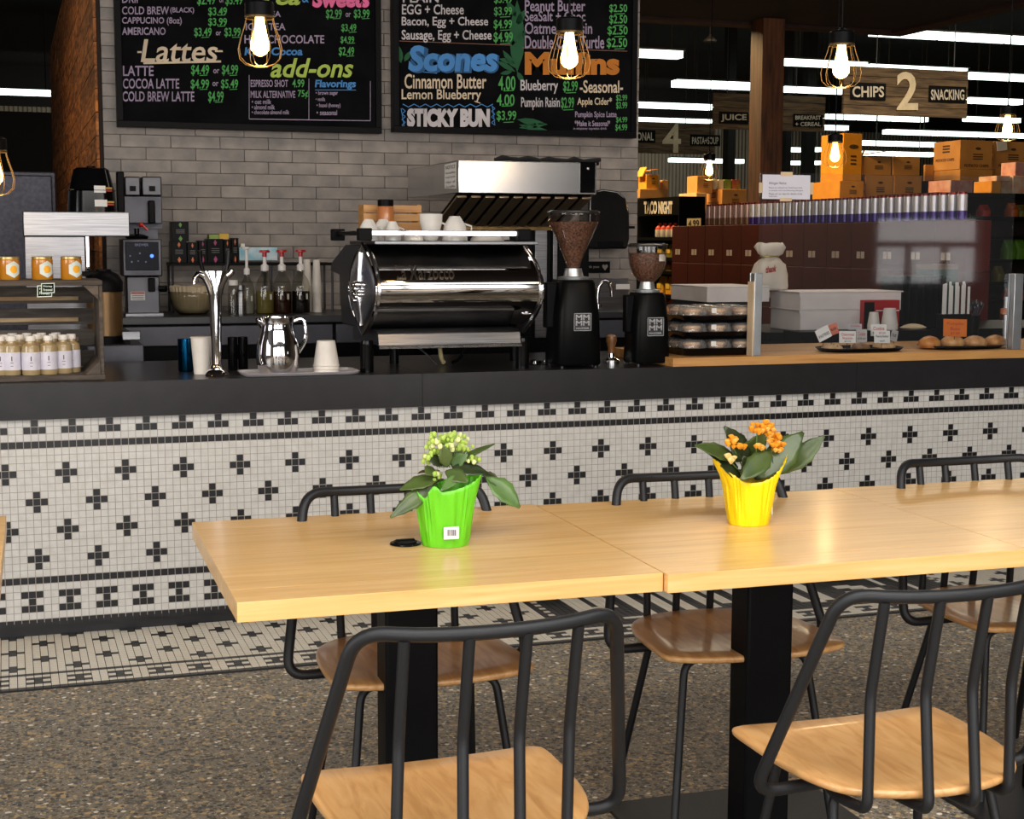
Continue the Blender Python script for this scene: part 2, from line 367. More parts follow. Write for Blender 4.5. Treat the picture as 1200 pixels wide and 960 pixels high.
# ------------------------------------------------------------------ brick-tiled wall with planked return
WY=2.35; WX0,WX1=.507,3.405
wl=MB().box(WX0+.004,WY+.012,0,WX1-.004,WY+.16,cz).build('wall_tiled',M_mortar,kind='structure',smooth=False)
pit=.0617; L0=.2465
cnt=0; rest=MB(); bm_cache={}
def brick(x0,x1,zc):
    global cnt
    k=round((x1-x0)*1000)
    if k not in bm_cache:
        h=(x1-x0)/2-.0012; hz=pit/2-.0012
        mb=MB().box(-h,0,-hz,h,.02,hz)
        o=mb.build('brick',M_brick,wl,world=False,bevel=.0012,seg=1); bm_cache[k]=o
    else:
        o=bm_cache[k].copy(); COL.objects.link(o); o.parent=wl
    d=Vector(((x0+x1)/2,WY+random.uniform(-.0012,.0012),zc))-wl.location
    o.location=d; cnt+=1
for r in range(0,36):
    zc=1.808+.0309+pit*(r-18)+.06
    if zc+pit/2>cz: break
    off=.836 if (r-18)%2==0 else .959
    k0=math.floor((WX0-off)/L0)
    x=off+k0*L0
    while x<WX1:
        a,b=max(x,WX0),min(x+L0,WX1)
        if b-a>.012:
            hid=(zc>2.0 and ((a>.58 and b<1.9) or (a>1.99 and b<3.35))) or zc<1.02 or zc>2.75
            if hid or cnt>=299: rest.box(a+.0012,WY,zc-pit/2+.0012,b-.0012,WY+.02,zc+pit/2-.0012)
            else: brick(a,b,zc)
        x+=L0
rest.build('brick_remainder',M_brick,wl,kind='stuff',smooth=False)
# right end faces of the wall
wr=MB().box(WX0-.02,WY+.02,0,WX0,9.2,cz).build('wall_return',mat('return_edge',(44,28,18),.8),kind='structure',smooth=False)
# diagonal planks on the return wall (plane X=WX0-.06, facing -X)
px=WX0-.0205
pl_w=.17
def clip(poly,ax,val,keep_less):
    out=[]
    for i in range(len(poly)):
        p,q=poly[i],poly[(i+1)%len(poly)]
        ip=(p[ax]<=val)==keep_less; iq=(q[ax]<=val)==keep_less
        if ip: out.append(p)
        if ip!=iq:
            t=(val-p[ax])/(q[ax]-p[ax]); out.append((p[0]+(q[0]-p[0])*t,p[1]+(q[1]-p[1])*t))
    return out
for band,(ya,yb) in enumerate(()):
    sgn=-1 if band%2==0 else 1
    h=yb-ya; z=-h-.2+1.0
    while z<cz+h:
        if sgn<0: poly=[(ya,z+.004+h),(yb,z+.004),(yb,z+pl_w),(ya,z+pl_w+h)]
        else: poly=[(ya,z+.004),(yb,z+.004+h),(yb,z+pl_w+h),(ya,z+pl_w)]
        poly=clip(clip(poly,1,1.0,False),1,cz,True)
        if len(poly)>2:
            d=random.uniform(.012,.022)
            MB().prism(poly,lambda a,b:(px-d,a,b),lambda a,b:(px,a,b)).build('plank',M_plank,wr,smooth=False)
        z+=pl_w
z=1.0; row=0; rnd=random.Random(31)
while z<cz-.02:
    h=min(.115,cz-z); y=WY-.004
    cuts=[WY-.004]; 
    while cuts[-1]<9.2: cuts.append(min(9.2,cuts[-1]+rnd.uniform(.5,1.9)))
    for ya,yb in zip(cuts,cuts[1:]):
        MB().box(px-rnd.uniform(.012,.0145),ya,z+.002,px,yb-.003,z+h-.002).build('plank',M_plank,wr,smooth=False)
    z+=h
MB().box(-1.6,18,0,W(67,160,18).x,18.6,W(30,131,18).z).build('storage_rack',M_ceil2); tag(bpy.data.objects['storage_rack'],'tall dark storage unit far behind at the left, below the strip light','storage')
# ------------------------------------------------------------------ service counter
ZT=.908
ctr=thing('service_counter',(2,.4,0),'long service counter with black and white mosaic tile front and thick dark stone top','counter')
MB().box(-1.2,.0012,.055,6.2,.8,.86).build('body',M_grout,ctr,smooth=False)
MB().box(-1.2,.035,0,6.2,.75,.058).build('toe_kick',M_black,ctr,'recessed black plinth under the mosaic',smooth=False)
j=[-1.2,W(495,455,-.03).x,W(1004,440,-.03).x,6.2]
for a,b in zip(j,j[1:]):
    MB().box(a+.0008,-.03,.783,b-.0008,.0-.0,ZT-.0).box(a+.0008,-.0,.85,b-.0008,.86,ZT).build('stone_slab',M_stone,ctr,bevel=0,smooth=False)
# face mosaic
wt=MB();bt=MB()
def face_black(c,r):
    if r in (3,22,28): return True
    k=(c-4)%5
    if r==0: return k==0
    if r==1: return k in (4,0,1)
    k=(c-3)%5
    if r in (24,26): return k in (4,0,1)
    if r==25: return k==0
    if 5<=r<=20:
        for kc,qs in ((0,(7,15)),(4,(11,19))):
            dk=min((c-kc)%8,(kc-c)%8)
            for q in qs:
                if dk+abs(r-q)<=1: return True
    return False
for c in range(-40,235):
    for r in range(-1,29):
        h=U*.452; X=c*U; Z=R0-r*U
        (bt if face_black(c,r) else wt).box(X-h,0,Z-h,X+h,.004,Z+h)
wt.build('white_mosaic_tile',M_white,ctr,kind='stuff',smooth=False)
bt.build('black_mosaic_tile',M_black,ctr,kind='stuff',smooth=False)
# ------------------------------------------------------------------ back counter
bc=thing('back_counter',(1.5,2.0,0),'dark back counter with grey drawer fronts along the tiled wall','counter')
z1=1.045
MB().box(.35,1.72,z1-.035,3.3,2.345,z1).build('worktop',mat('back_top',(42,42,46),.3),bc,bevel=.003)
MB().box(.38,1.8,0,3.28,2.33,z1-.0355).build('carcass',M_blk,bc,smooth=False)
for k in range(5):
    x=.40+k*.575
    d=MB().box(x,1.765,z1-.14,x+.56,1.799,z1-.045).build('drawer_front',mat('drawer_grey',(86,86,94),.4,.3),bc,bevel=.004)
    MB().box(x,1.765,.15,x+.56,1.799,z1-.25).build('door',M_dsteel,bc,bevel=.004)
    MB().tube([(x+.12,1.75,z1-.275),(x+.44,1.75,z1-.275)],.006,8).build('handle',M_steel,bc)
# ------------------------------------------------------------------ tables
TZ=.75; TH=.038; rot=-.018
def table(cx,cy,w,d,label,post=True,nx=0):
    t=thing('dining_table',(cx,cy,0),label,'table','maple tables joined in a row',rz=rot)
    n=8; dy=d/n
    for k in range(n):
        MB().box(-w/2,-d/2+k*dy+.00015,TZ-TH,w/2,-d/2+(k+1)*dy-.00015,TZ).build('stave',M_table,t,world=False,bevel=.0012 if k in(0,n-1) else 0,seg=2,smooth=False)
    MB().box(-.3,-.06,TZ-TH-.012,.3,.06,TZ-TH-.0005).build('support_plate',M_bm,t,world=False,smooth=False)
    MB().box(nx-.058,-.045,.012,nx+.058,.045,TZ-TH-.0125).build('post',M_blk,t,world=False,bevel=.006)
    MB().box(nx-.28,-.28,0,nx+.28,.28,.0118).build('base_plate',M_bm,t,world=False,bevel=.003)
    return t
table(.828,-2.352,.838,.812,'pale maple table bearing the green-wrapped plant and black grommet',nx=-.004)
table(1.668,-2.385,.838,.812,'pale maple table in the middle of the row, bearing the yellow-wrapped plant',nx=.0)
table(2.508,-2.385,.838,.812,'pale maple table at the right end, cut by the right edge')
table(-.42,-2.12,.84,.812,'maple table left of the gap, only its corner showing at the left edge')
# grommet
g=thing('table_grommet',WZ(475,638,TZ),'flat black round cable grommet in the tabletop beside the green-wrapped plant','grommet')
MB().lathe([(.03,0),(.034,.0015),(.033,.004),(.026,.005)],n=28).build('rim',M_blkg,g,world=False)
MB().lathe([(.025,.0052),(.025,.0075),(.012,.009)],n=24).box(-.02,-.004,.0075,.02,.004,.0115).build('flap',M_blk,g,world=False)
# ------------------------------------------------------------------ chairs
def arc(c,a0,a1,r,u,v,n=6):
    c,u,v=Vector(c),Vector(u),Vector(v)
    return [c+u*r*math.cos(a0+(a1-a0)*i/n)+v*r*math.sin(a0+(a1-a0)*i/n) for i in range(n+1)]
def smooth_path(pts,rad,n=5):
    P=[Vector(p) for p in pts]; out=[P[0]]
    for i in range(1,len(P)-1):
        a,b,c=P[i-1],P[i],P[i+1]; r=rad[i-1] if isinstance(rad,(list,tuple)) else rad
        d1=(a-b).normalized();d2=(c-b).normalized(); r=min(r,(a-b).length*.49,(c-b).length*.49)
        s,e=b+d1*r,b+d2*r
        for k in range(n+1):
            t=k/n; out.append(s*(1-t)**2+b*2*t*(1-t)+e*t*t)
    out.append(P[-1]); return out
def chair_proto(loc,rz,label):
    t=thing('dining_chair',loc,label,'chair','black tube chairs at the maple tables',rz=rz)
    # seat outline (front = +y)
    half=[(0,.213),(.12,.211),(.19,.206),(.222,.196),(.232,.178),(.232,.12),(.230,.03),(.222,-.05),(.203,-.115),(.168,-.165),(.11,-.197),(.05,-.212),(0,-.215)]
    out=half+[(-x,y) for x,y in half[-2:0:-1]]
    for _ in range(2):
        out=[q for i in range(len(out)) for q in ((out[i][0]*.75+out[(i+1)%len(out)][0]*.25,out[i][1]*.75+out[(i+1)%len(out)][1]*.25),(out[i][0]*.25+out[(i+1)%len(out)][0]*.75,out[i][1]*.25+out[(i+1)%len(out)][1]*.75))]
    lv=[(.440,.975),(.4435,.995),(.449,1.0),(.4535,.995),(.456,.975)]
    def dish(x,y,z): return z+.010*min(1,(abs(x)/.23)**2)-.004+ (.006 if y<-.15 else 0)*((-y-.15)/.06 if y<-.15 else 0)
    mb=MB(); rings=[]
    for z,s in lv: rings.append([(x*s,y*s,dish(x*s,y*s,z)) for x,y in out])
    mb.ring_faces(rings,True,(False,False))
    n=len(out)
    # concentric top and bottom surfaces so that the seat is gently dished
    for base,sgn in ((4,1),(0,-1)):
        z=lv[base][0]; prev=base*n
        for s in (.75,.5,.25):
            k=mb.vs([(x*lv[base][1]*s,y*lv[base][1]*s,dish(x*s,y*s,z)) for x,y in out])
            for i in range(n):
                j=(i+1)%n; f=(prev+i,prev+j,k+j,k+i); mb.fc(f if sgn>0 else f[::-1])
            prev=k
        mb.fc([prev+i for i in range(n)][::sgn])
    mb.build('seat',M_seat,t,world=False,angle=60)
    # hoop: under seat -> outer tube -> top rail -> outer tube -> under seat
    R=.0118
    P=[(.10,-.03,.421),(.292,-.035,.417),(.215,-.188,.812),(.12,-.218,.806),(0,-.228,.804),(-.12,-.218,.806),(-.215,-.188,.812),(-.292,-.035,.417),(-.10,-.03,.421)]
    mb=MB().tube(smooth_path(P,[.05,.05,.05,.06,.05,.05,.05],7),R,12)
    mb.build('back_hoop',M_bm,t,world=False,angle=60)
    for x in (-.145,-.045,.049,.140):
        y=-.212 if abs(x)>.1 else -.226
        MB().tube(smooth_path([(x*1.0,y,.800),(x,y+.036,.625),(x-.012,-.197 if abs(x)>.1 else -.231,.43),(x-.012,-.10,.418),(x-.012,-.05,.427)],[.018,.022,.03]),.0098,10).build('spindle',M_bm,t,world=False,angle=60)
    for sx in (-1,1):
        MB().tube(smooth_path([(sx*.08,.11,.425),(sx*.155,.125,.424),(sx*.205,.195,0.004)],.035),.0095,10).build('leg',M_bm,t,world=False,angle=60)
        MB().tube(smooth_path([(sx*.08,-.06,.424),(sx*.16,-.085,.424),(sx*.205,-.205,0.004)],.035),.0095,10).build('leg',M_bm,t,world=False,angle=60)
        MB().tube([(sx*.09,.13,.426),(sx*.09,-.10,.426)],.008,8).build('seat_rail',M_bm,t,world=False,angle=60)
    return t
c0=chair_proto((.722,-3.055,0),.01,'near chair at the left end table, its back to the viewer, left tube leaning out')
ct=tree(c0)
copy_tree(ct,(1.56,-3.075,0),'near chair at the middle table with its whole plywood seat in view','black tube chairs at the maple tables',-.02)
copy_tree(ct,(2.43,-3.02,0),'near chair cut off by the right edge of the photo','black tube chairs at the maple tables',.0)
copy_tree(ct,(.89,-2.165,0),'far-side chair facing the viewer behind the green-wrapped plant','black tube chairs at the maple tables',PI-.0)
copy_tree(ct,(1.665,-2.205,0),'far-side chair facing the viewer behind the yellow-wrapped plant','black tube chairs at the maple tables',PI-.06)
copy_tree(ct,(2.50,-2.19,0),'far-side chair facing the viewer at the right end table','black tube chairs at the maple tables',PI)
# ------------------------------------------------------------------ potted plants
def foil_pot(name,c,hts,rb,col,label,cat,sticker=None):
    """hts: list of (angle deg,height,flare) for the wrap's upper edge; angle measured from +x, -90 faces the room"""
    t=thing(name,c,label,cat,'wrapped kalanchoe plants on the tables')
    N=96; hts=sorted(hts); 
    def at(a):
        a=a%360; h=[(x%360,y,z) for x,y,z in hts]; h.sort(); h=[(h[-1][0]-360,)+h[-1][1:]]+h+[(h[0][0]+360,)+h[0][1:]]
        for p,q in zip(h,h[1:]):
            if p[0]<=a<=q[0]:
                u=(a-p[0])/(q[0]-p[0] or 1); u=u*u*(3-2*u)*.5+u*.5; return p[1]+(q[1]-p[1])*u,p[2]+(q[2]-p[2])*u
    rnd=random.Random(5); wr=[rnd.uniform(-1,1) for _ in range(N)]
    rings=[]
    K=14
    for k in range(K+1):
        s=k/K; r=[]
        for i in range(N):
            a=360*i/N; h,f=at(a); z=h*s
            rad=rb*(1+.42*(z/.15))+ (f*max(0,s-.55)**1.5*2.2)
            wv=.0014*math.sin(a*.55+5*math.sin(a*.06))*(.25+s)+.0009*wr[i]*(.3+s)+.0012*math.sin(a*.21+s*4)
            rad+=wv
            if k==0: rad=rb*.98
            r.append((rad*math.cos(math.radians(a)),rad*math.sin(math.radians(a)),z))
        rings.append(r)
    M=mat('foil_%d_%d'%(col[0],col[2]),col,.34,spec=.55,c2=tuple(v*.93 for v in col),nscale=18,bump=.9,bscale=45,ani=(1,1,.35))
    MB().ring_faces(rings,True,(True,False)).build('foil_wrap',M,t,world=False,solid=.0006,angle=50)
    MB().lathe([(rb*.9,.004),(rb*1.18,.085),(rb*1.15,.086)],n=24).build('soil',mat('soil',(52,40,28),.95,bump=1),t,world=False)
    return t
def leaf(mb,base,tip,width,normal,curl=.15,n=9,notch=.07,cup=.18):
    base,tip=Vector(base),Vector(tip); ax=tip-base; L=ax.length; ax.normalize(); nn=Vector(normal); nn=(nn-ax*nn.dot(ax)).normalized(); sd=ax.cross(nn)
    rows=[]
    for i in range(n+1):
        s=i/n; w=width*(math.sin(PI*min(1,s*.92+.04))**.75)*(.55+.45*math.sin(PI*s**.8))
        if i==n: w=width*.10
        sc=1+notch*(1 if i%2 else -1)
        bend=-curl*L*s*s
        c=base+ax*(L*s)+nn*bend
        rows.append([c+sd*(w*sc*v)+nn*(cup*w*abs(v)**1.5) for v in (-1,-.55,0,.55,1)])
    b=[mb.vs(r) for r in rows]
    for a in range(n):
        for k in range(4): mb.fc((b[a]+k,b[a]+k+1,b[a+1]+k+1,b[a+1]+k))
    return mb
M_leaf=mat('kalanchoe_leaf',(76,92,42),.38,c2=(56,74,34),nscale=24,coat=.1)
M_leafd=mat('dark_leaf',(46,58,30),.38,c2=(36,46,26),nscale=24)
M_leaf2=mat('light_leaf',(96,128,66),.38,c2=(78,104,58),nscale=24)
M_stem=mat('stem_green',(104,132,70),.5)
cg=WZ(527,641,TZ); cg.z=TZ+.0005; cg.y+=.035
pg=foil_pot('potted_kalanchoe',cg,[(-90,.128,.0),(-60,.138,.004),(-25,.158,.012),(0,.150,.010),(20,.145,.006),(60,.13,.0),(110,.13,.0),(160,.135,.004),(190,.125,.004),(215,.108,.002),(235,.138,.004),(250,.124,.0)],.051,(104,204,30),'green bud kalanchoe in bright green crinkled wrap with a barcode sticker','potted plant')
def PL(x,y,Y): return W(x,y,Y)
def mleaf(par,x0,y0,d0,x1,y1,d1,w,m,normal=(0,-.4,1),curl=.15,**k):
    Yc=par.location.y; mb=leaf(MB(),W(x0,y0,Yc+d0),W(x1,y1,Yc+d1),w,normal,curl,**k)
    return mb.build('leaf',m,par,solid=.0012,angle=70)
# leaves: start px, depth, end px, depth, half width
mleaf(pg,512,566,0,459,605,-.06,.019,M_leaf,(.5,-1,.8),.05)
mleaf(pg,515,560,.0,470,570,-.03,.02,M_leaf,(.2,-.6,1),.1)
mleaf(pg,520,562,.02,484,570,.05,.018,M_leafd,(0,-.3,1),.1)
mleaf(pg,535,540,0,580,520,-.02,.010,M_leaf,(0,-.5,1),.0)
mleaf(pg,530,548,-.02,572,551,-.04,.020,M_leafd,(0,-.8,1),.1)
mleaf(pg,522,552,-.02,548,563,-.06,.020,M_leaf,(0,-1,.8),.1)
mleaf(pg,520,545,-.01,500,534,-.02,.013,M_leafd,(0,-1,.6),.05)
mleaf(pg,524,548,-.02,520,522,-.03,.016,M_leaf,(0,-1,.2),.05)
mleaf(pg,528,545,0,547,533,-.03,.015,M_leaf2,(0,-1,.5),.05)
mleaf(pg,540,556,-.03,517,574,-.075,.011,M_leaf2,(-.2,-1,.6),.05)
mleaf(pg,570,560,.02,612,592,-.01,.030,M_leaf2,(.5,-1,.45),.12)
mleaf(pg,565,556,.03,592,568,.03,.022,M_leafd,(.2,-.6,1),.12)
mleaf(pg,528,552,.05,560,548,.10,.024,M_leafd,(0,.2,1),.1)
mleaf(pg,515,552,.05,490,552,.09,.022,M_leafd,(0,.2,1),.1)
mleaf(pg,508,548,.0,499,556,-.03,.014,M_leaf,(0,-1,.6),.0)
Yg=cg.y
st=MB(); bd=MB(); rnd=random.Random(3)
for (cx,cy,rx,ry,n) in ((512,520,15,12,52),(532,518,16,11,58),(545,522,9,8,14),(503,532,7,8,12),(501,538,6,5,8),(512,558,5,6,8),(551,538,10,4,14),(556,540,8,4,8)):
    for k in range(n):
        a=rnd.uniform(0,2*PI); q=math.sqrt(rnd.random()); x=cx+rx*q*math.cos(a); y=cy+ry*q*math.sin(a); d=rnd.uniform(-.02,.02)-.02*(1-q)
        P=W(x,y,Yg+d); r=rnd.uniform(.0038,.0058); bd.m=0 if rnd.random()<.7 else 1
        bd.ball(P,r,7,1.15)
    if n>20 or cx>540:
        for k in range(7):
            x=cx+rx*rnd.uniform(-.7,.7); st.tube([W(x,cy+ry*.5,Yg-.005),W(525+(x-525)*.45,548,Yg)],.0013,6)
bd.build('flower_buds',[mat('bud_green',(178,200,92),.5,c2=(150,182,70)),mat('bud_cream',(226,232,160),.5)],pg,kind='stuff')
st.build('flower_stalks',M_stem,pg,kind='stuff')
# barcode sticker
S0=cg.y-.0625
sk=MB(); sk.box(*[v for v in (W(520,632,S0).x,S0,W(530,632,S0).z,W(538,618,S0).x,S0+.0006,W(530,617.5,S0).z)])
so=sk.build('barcode_sticker',M_paperw,pg,'white sticker with grey bars',smooth=False,bevel=.0004)
bb=MB(); x=524.2
while x<535:
    w_=random.choice((.5,.9,1.3)); a=W(x,621,S0-.0004); b=W(x+w_,628,S0-.0004); bb.box(a.x,S0-.0004,b.z,b.x,S0,a.z); x+=w_+random.choice((.6,.9))
bb.build('bars',mat('bar_grey',(90,80,105),.7),so,smooth=False)
cy_=WZ(884,616,TZ); cy_.z=TZ+.0005; cy_.y+=.03
py=foil_pot('potted_kalanchoe',cy_,[(-90,.106,.0),(-62,.118,.006),(-30,.152,.024),(-8,.162,.032),(15,.14,.018),(60,.11,.004),(110,.11,.004),(150,.125,.010),(176,.155,.036),(190,.15,.034),(205,.125,.012),(235,.105,.0),(250,.104,0)],.0475,(252,218,0),'orange kalanchoe in bright yellow paper wrap','potted plant')
mleaf(py,890,560,-.03,940,508,0,.036,M_leaf,(-.5,-1,.25),-.05,cup=.1)
mleaf(py,915,555,.02,966,511,-.02,.026,M_leaf,(-.5,-1,.5),.0)
mleaf(py,880,545,.0,851,500,-.02,.028,M_leafd,(.1,-1,.4),.05)
mleaf(py,872,540,.02,896,508,-.03,.028,M_leaf,(.1,-1,.4),.05)
mleaf(py,868,540,-.0,817,520,-.04,.026,M_leaf,(0,-.9,1),.05)
mleaf(py,865,548,.0,828,526,.0,.022,M_leafd,(0,-.8,1),.08)
mleaf(py,904,530,-.03,870,560,-.08,.026,M_leaf,(-.3,-1,.5),.05)
mleaf(py,868,535,-.01,860,518,-.02,.02,M_leafd,(0,-1,.4),.05)
mleaf(py,868,558,-.01,846,545,-.03,.020,M_leafd,(0,-1,.8),.05)
mleaf(py,880,560,-.02,872,535,-.03,.022,M_leafd,(0,-1,.4),.05)
mleaf(py,895,548,.03,925,508,.05,.022,M_leafd,(0,-1,.5),.05)
mleaf(py,885,562,-.01,905,535,-.02,.024,M_leafd,(0,-1,.5),.05)
Yy=cy_.y; fl2=MB(); rnd=random.Random(11)
for (cx,cy,rx,ry,n,d0) in ((887,502,8,7,26,-.03),(899,502,7,8,26,-.03),(908,514,8,10,30,-.02),(912,523,7,8,20,-.02),(859,518,8,7,22,-.02),(856,537,6,5,12,-.04),(890,524,5,3,8,-.04),(869,523,4,3,8,-.03)):
    for k in range(n):
        a=rnd.uniform(0,2*PI); q=math.sqrt(rnd.random()); P=W(cx+rx*q*math.cos(a),cy+ry*q*math.sin(a),Yy+d0+rnd.uniform(-.012,.012)); fl2.m=0 if rnd.random()<.65 else 1
        if cy>530: fl2.m=2
        fl2.lathe([(.001,-.005),(.0062,.001),(.0068,.003),(.0035,.0055),(.001,.005)],P,7)
fl2.build('flower_heads',[mat('petal_orange',(242,160,40),.5),mat('petal_amber',(248,190,90),.5),mat('petal_cream',(240,214,140),.5)],py,kind='stuff')
st=MB()
for x,y in ((887,508),(899,508),(908,520),(859,524),(856,541)): st.tube([W(x,y,Yy-.02),W(884+(x-884)*.3,562,Yy)],.0015,6)
st.build('flower_stalks',M_stem,py,kind='stuff')
s1=W(911,601,Yy-.02)
_a=math.radians(-22); MB().obox((py.location.x+.0535*math.cos(_a),py.location.y+.0535*math.sin(_a),TZ+.034),(-math.sin(_a),math.cos(_a),0),(math.cos(_a),math.sin(_a),0),(0,0,1),.010,.0008,.011).build('price_sticker',M_paperw,py,'white sticker at the right side of the wrap',smooth=False)
# ------------------------------------------------------------------ menu boards
M_chalk=[mat('chalk_lilac',(158,143,168),.9),mat('chalk_green',(76,158,82),.9),mat('chalk_cream',(208,190,166),.9),mat('chalk_lime',(166,190,84),.9),
 mat('chalk_blue',(70,132,196),.9),mat('chalk_pink',(232,110,160),.9),mat('chalk_orange',(186,112,34),.9),mat('chalk_white',(196,190,194),.9),mat('leaf_paint',(28,84,52),.9),mat('chalk_blue_dark',(36,84,130),.9),mat('chalk_brown',(120,84,70),.9)]
LI,GR,CR,LM,BL,PK,OR,WH,LF,BD,BR=range(11)
def board(x0,x1,zb,ztop,label,items,lines,extra=None):
    Y=2.29
    t=thing('menu_board',((x0+x1)/2,2.33,zb),label,'menu board','chalk menu boards on the tiled wall')
    MB().box(x0+.012,Y,zb+.012,x1-.012,2.346,ztop-.012).build('slate',mat('slate_black',(7,7,9),.7,spec=.04,c2=(14,14,16)),t,smooth=False)
    w=.03
    for a,b,c,d in ((x0,x1,zb,zb+w),(x0,x1,ztop-w,ztop),(x0,x0+w,zb+w,ztop-w),(x1-w,x1,zb+w,ztop-w)):
        MB().box(a,Y-.012,c,b,2.346,d).build('frame_rail',M_blk,t,smooth=False,bevel=.002)
    for q_,it in enumerate(items):
        s,a,b,c,d,m=it[:6]; sh=it[6] if len(it)>6 else 0; bo=it[7] if len(it)>7 else .014
        mb=MB(); put_text(mb,s,pxf(a,b,c,d,Y-.0012-q_*.00004),0,bo,sh); mb.build('chalk_lettering',M_chalk[m],t,smooth=False)
    mb=MB()
    for a,b,c,d,m,wd_ in lines:
        P,Q=W(a,b,Y-.0012),W(c,d,Y-.0012); k=Vector((Q.z-P.z,0,-(Q.x-P.x))).normalized()*wd_*mpp(P)/2
        mb.m=m; n=mb.vs([P-k,Q-k,Q+k,P+k]); mb.fc((n,n+1,n+2,n+3))
    if extra: extra(mb,Y-.0012)
    mb.build('chalk_lines',M_chalk,t,smooth=False,world=True,kind='stuff')
    return t
P=lambda s,a,b,c,d:(s,a,b,c,d,GR)
it1=[('DRIP',143,-7,165,3.5,LI),P('$2.49',231,-6,252,7),('or',257,-2,263,3,LI),P('$3.49',264,-6,284,7),
('COLD BREW',143,7.5,198,17,LI),('(BLACK)',199.5,8.5,227.5,16.5,LI),P('$3.49',244,8.5,266,19.5),
('CAPPUCINO (8oz)',143,20,213,30,LI),P('$3.99',244,21,266,31.5),
('AMERICANO',143,32,194,41,LI),P('$3.49',227.5,32.5,248,44),('or',253,37,259,41.5,LI),P('$3.99',263,32.5,282,44),
('Lattes',165,46,255,73,CR,.15,.012),
('LATTE',144,77,180,89,LI),P('$4.49',224,76,245,89),('or',250,81,257,86,LI),P('$4.99',260,76,279,89),
('COCOA LATTE',144,92,210,104,LI),P('$4.99',223.5,93,245,105.5),('or',249,96,256,101,LI),P('$5.49',259,93,279,105),
('COLD BREW LATTE',143.5,107,227.7,119,LI),P('$4.99',244,107,262,121),
('Tea',305,-14,352,6,LM,.2,.03),('&',354,-8,362,3,BL),('Sweets',366,-13,433,9,PK,.1,.05),
('HOT TEA',288,13,329,20,LI),('$2.99',382,11,400.5,23,GR),('or',405,15,411,20,LI),P('$3.99',414.7,11,433,22.5),
('ICED TEA',288,27,334.5,35.5,LI),P('$3.49',400,28,417.5,38),('HOT CHOCOLATE',286.5,41,380,51,LI),P('$4.99',399,42.5,415,51.5),
("Kids' Cocoa",286.5,55,354.6,65,BL,.1,.03),P('$2.49',397,55,415,66.5),
('add-ons',317,68,414,91,LM,.25,.02),
('ESPRESSO SHOT',293.7,93.5,337.6,102,LI),P('4.99',342.5,93,356.6,102.5),('MILK ALTERNATIVE',293.7,106.5,346,114.8,LI),P('75¢',349,105.5,361,115.6),
('• oat milk',295,116.5,318,122,LI),('• almond milk',295,122.8,322,128.3,LI),('• chocolate almond milk',295,129,339,134,LI),
('Flavorings',369,93.5,417,105,BL,.1,.03),('• brown sugar',370,106.5,396,112.5,LI),('• vanilla',370,114,381,118.5,LI),('• hazel (honey)',371,121,399,127,LI),('• seasonal',371,129,395,135,LI)]
ln1=[(292,88,292,139,LI,.7),(292,139.5,434,141.5,LI,.9),(434,95,434,141,LI,.7),(362,92,362,140,LI,.7),(161,61,166,61,CR,2),(252,60,261,60,CR,2),(168,74,259,72,CR,2.4),(369,105.5,417,105.5,BL,.8)]+[(x,y,x+9,y-.5,GR,.7) for x,y in ((255,18),(255,31),(236,44),(272,44),(234,88.5),(269,88.5),(234,105),(269,105),(252,120),(390,22),(424,22),(409,38),(407,51),(406,66))]
board(.572,1.914,1.963,2.93,'chalk menu board listing lattes, tea and add-ons, left of the two boards',it1,ln1)
it2=[('PLAIN',472,-8,514,3,WH),P('$3.49',579,-6,600,5),('EGG + Cheese',471,5,543.5,17,WH),P('$3.99',579,8,600,19.5),
('Bacon, Egg + Cheese',470.7,19.5,572,33,WH),P('$4.99',578.5,23,600,35),('Sausage, Egg + Cheese',470.7,35,576,50,WH),P('$4.99',578.5,37.5,601,51),
('Scones',480,54,585,86,BD,.1,.09),('Scones',478.5,53,583,84,BL,.1,.04),('Cinnamon Butter',474,86.5,570,104,CR),P('4.00',584,89,604,106),('Lemon Blueberry',470.7,104.5,563.7,120,CR),P('4.00',582,110.5,603,124),
('STICKY BUN',477,127,574,149,WH,0,.07),P('$3.99',582,129.7,605,142.6),
('Peanut Butter',615,0,686,13.5,LI),P('$2.50',714,5,735,15.5),('SeaSalt + Choc',615,13,686,25,LI),P('$2.50',714,17.5,735,29),('Oatmeal Raisin',615,26,694,40,LI),P('$2.50',712,30.5,735.5,42),('Double Choc Turtle',615,41.5,708,57,LI),P('$2.50',711,44.5,735,57),
('Muffins',615,60.5,726,88,OR,0,.05),('Blueberry',610,93.5,654,110,WH),P('$2.99',660,95,677,108.5),('-Seasonal-',679.5,94,730,109,CR),('Pumpkin Raisin',610.7,114,656,129,WH),P('$2.99',657.5,114,672.7,128.5),('Apple Cider*',676.5,114,717,125.5,CR),P('$2.99',722,111,735,119),P('$3.99',722,119.5,735,128.5),
('Pumpkin Spice Latte',674,130.5,722.5,139.5,LI),('*Make it Seasonal*',673.5,141,715,148,LI),('in whatever espresso drink',672,149,711,153,LI,0,0),P('$4.99',722,137,735,144.5),P('$4.99',721,145.5,735,154)]
ln2=[(468,48,600,53,BR,.8),(612,56,735,60,BR,.8),(470,127,474,150,BL,.8),(577,125,580,147,BL,.8)]+[(x,y,x+12,y-.5,GR,.8) for x,y in ((586,20),(586,35.5),(586,51.5),(590,106.5),(588,124.5),(590,143.5),(720,16.5),(720,30),(720,43),(720,57.5),(663,109),(660,129))]
ln2+=[(484,83,512,86,BL,.8),(556,118.5,563,121,CR,1)]
for k in range(16): a=472+6.6*k; ln2.append((a,122+(k%2)*3.5,a+6.6,122+((k+1)%2)*3.5,BL,.9))
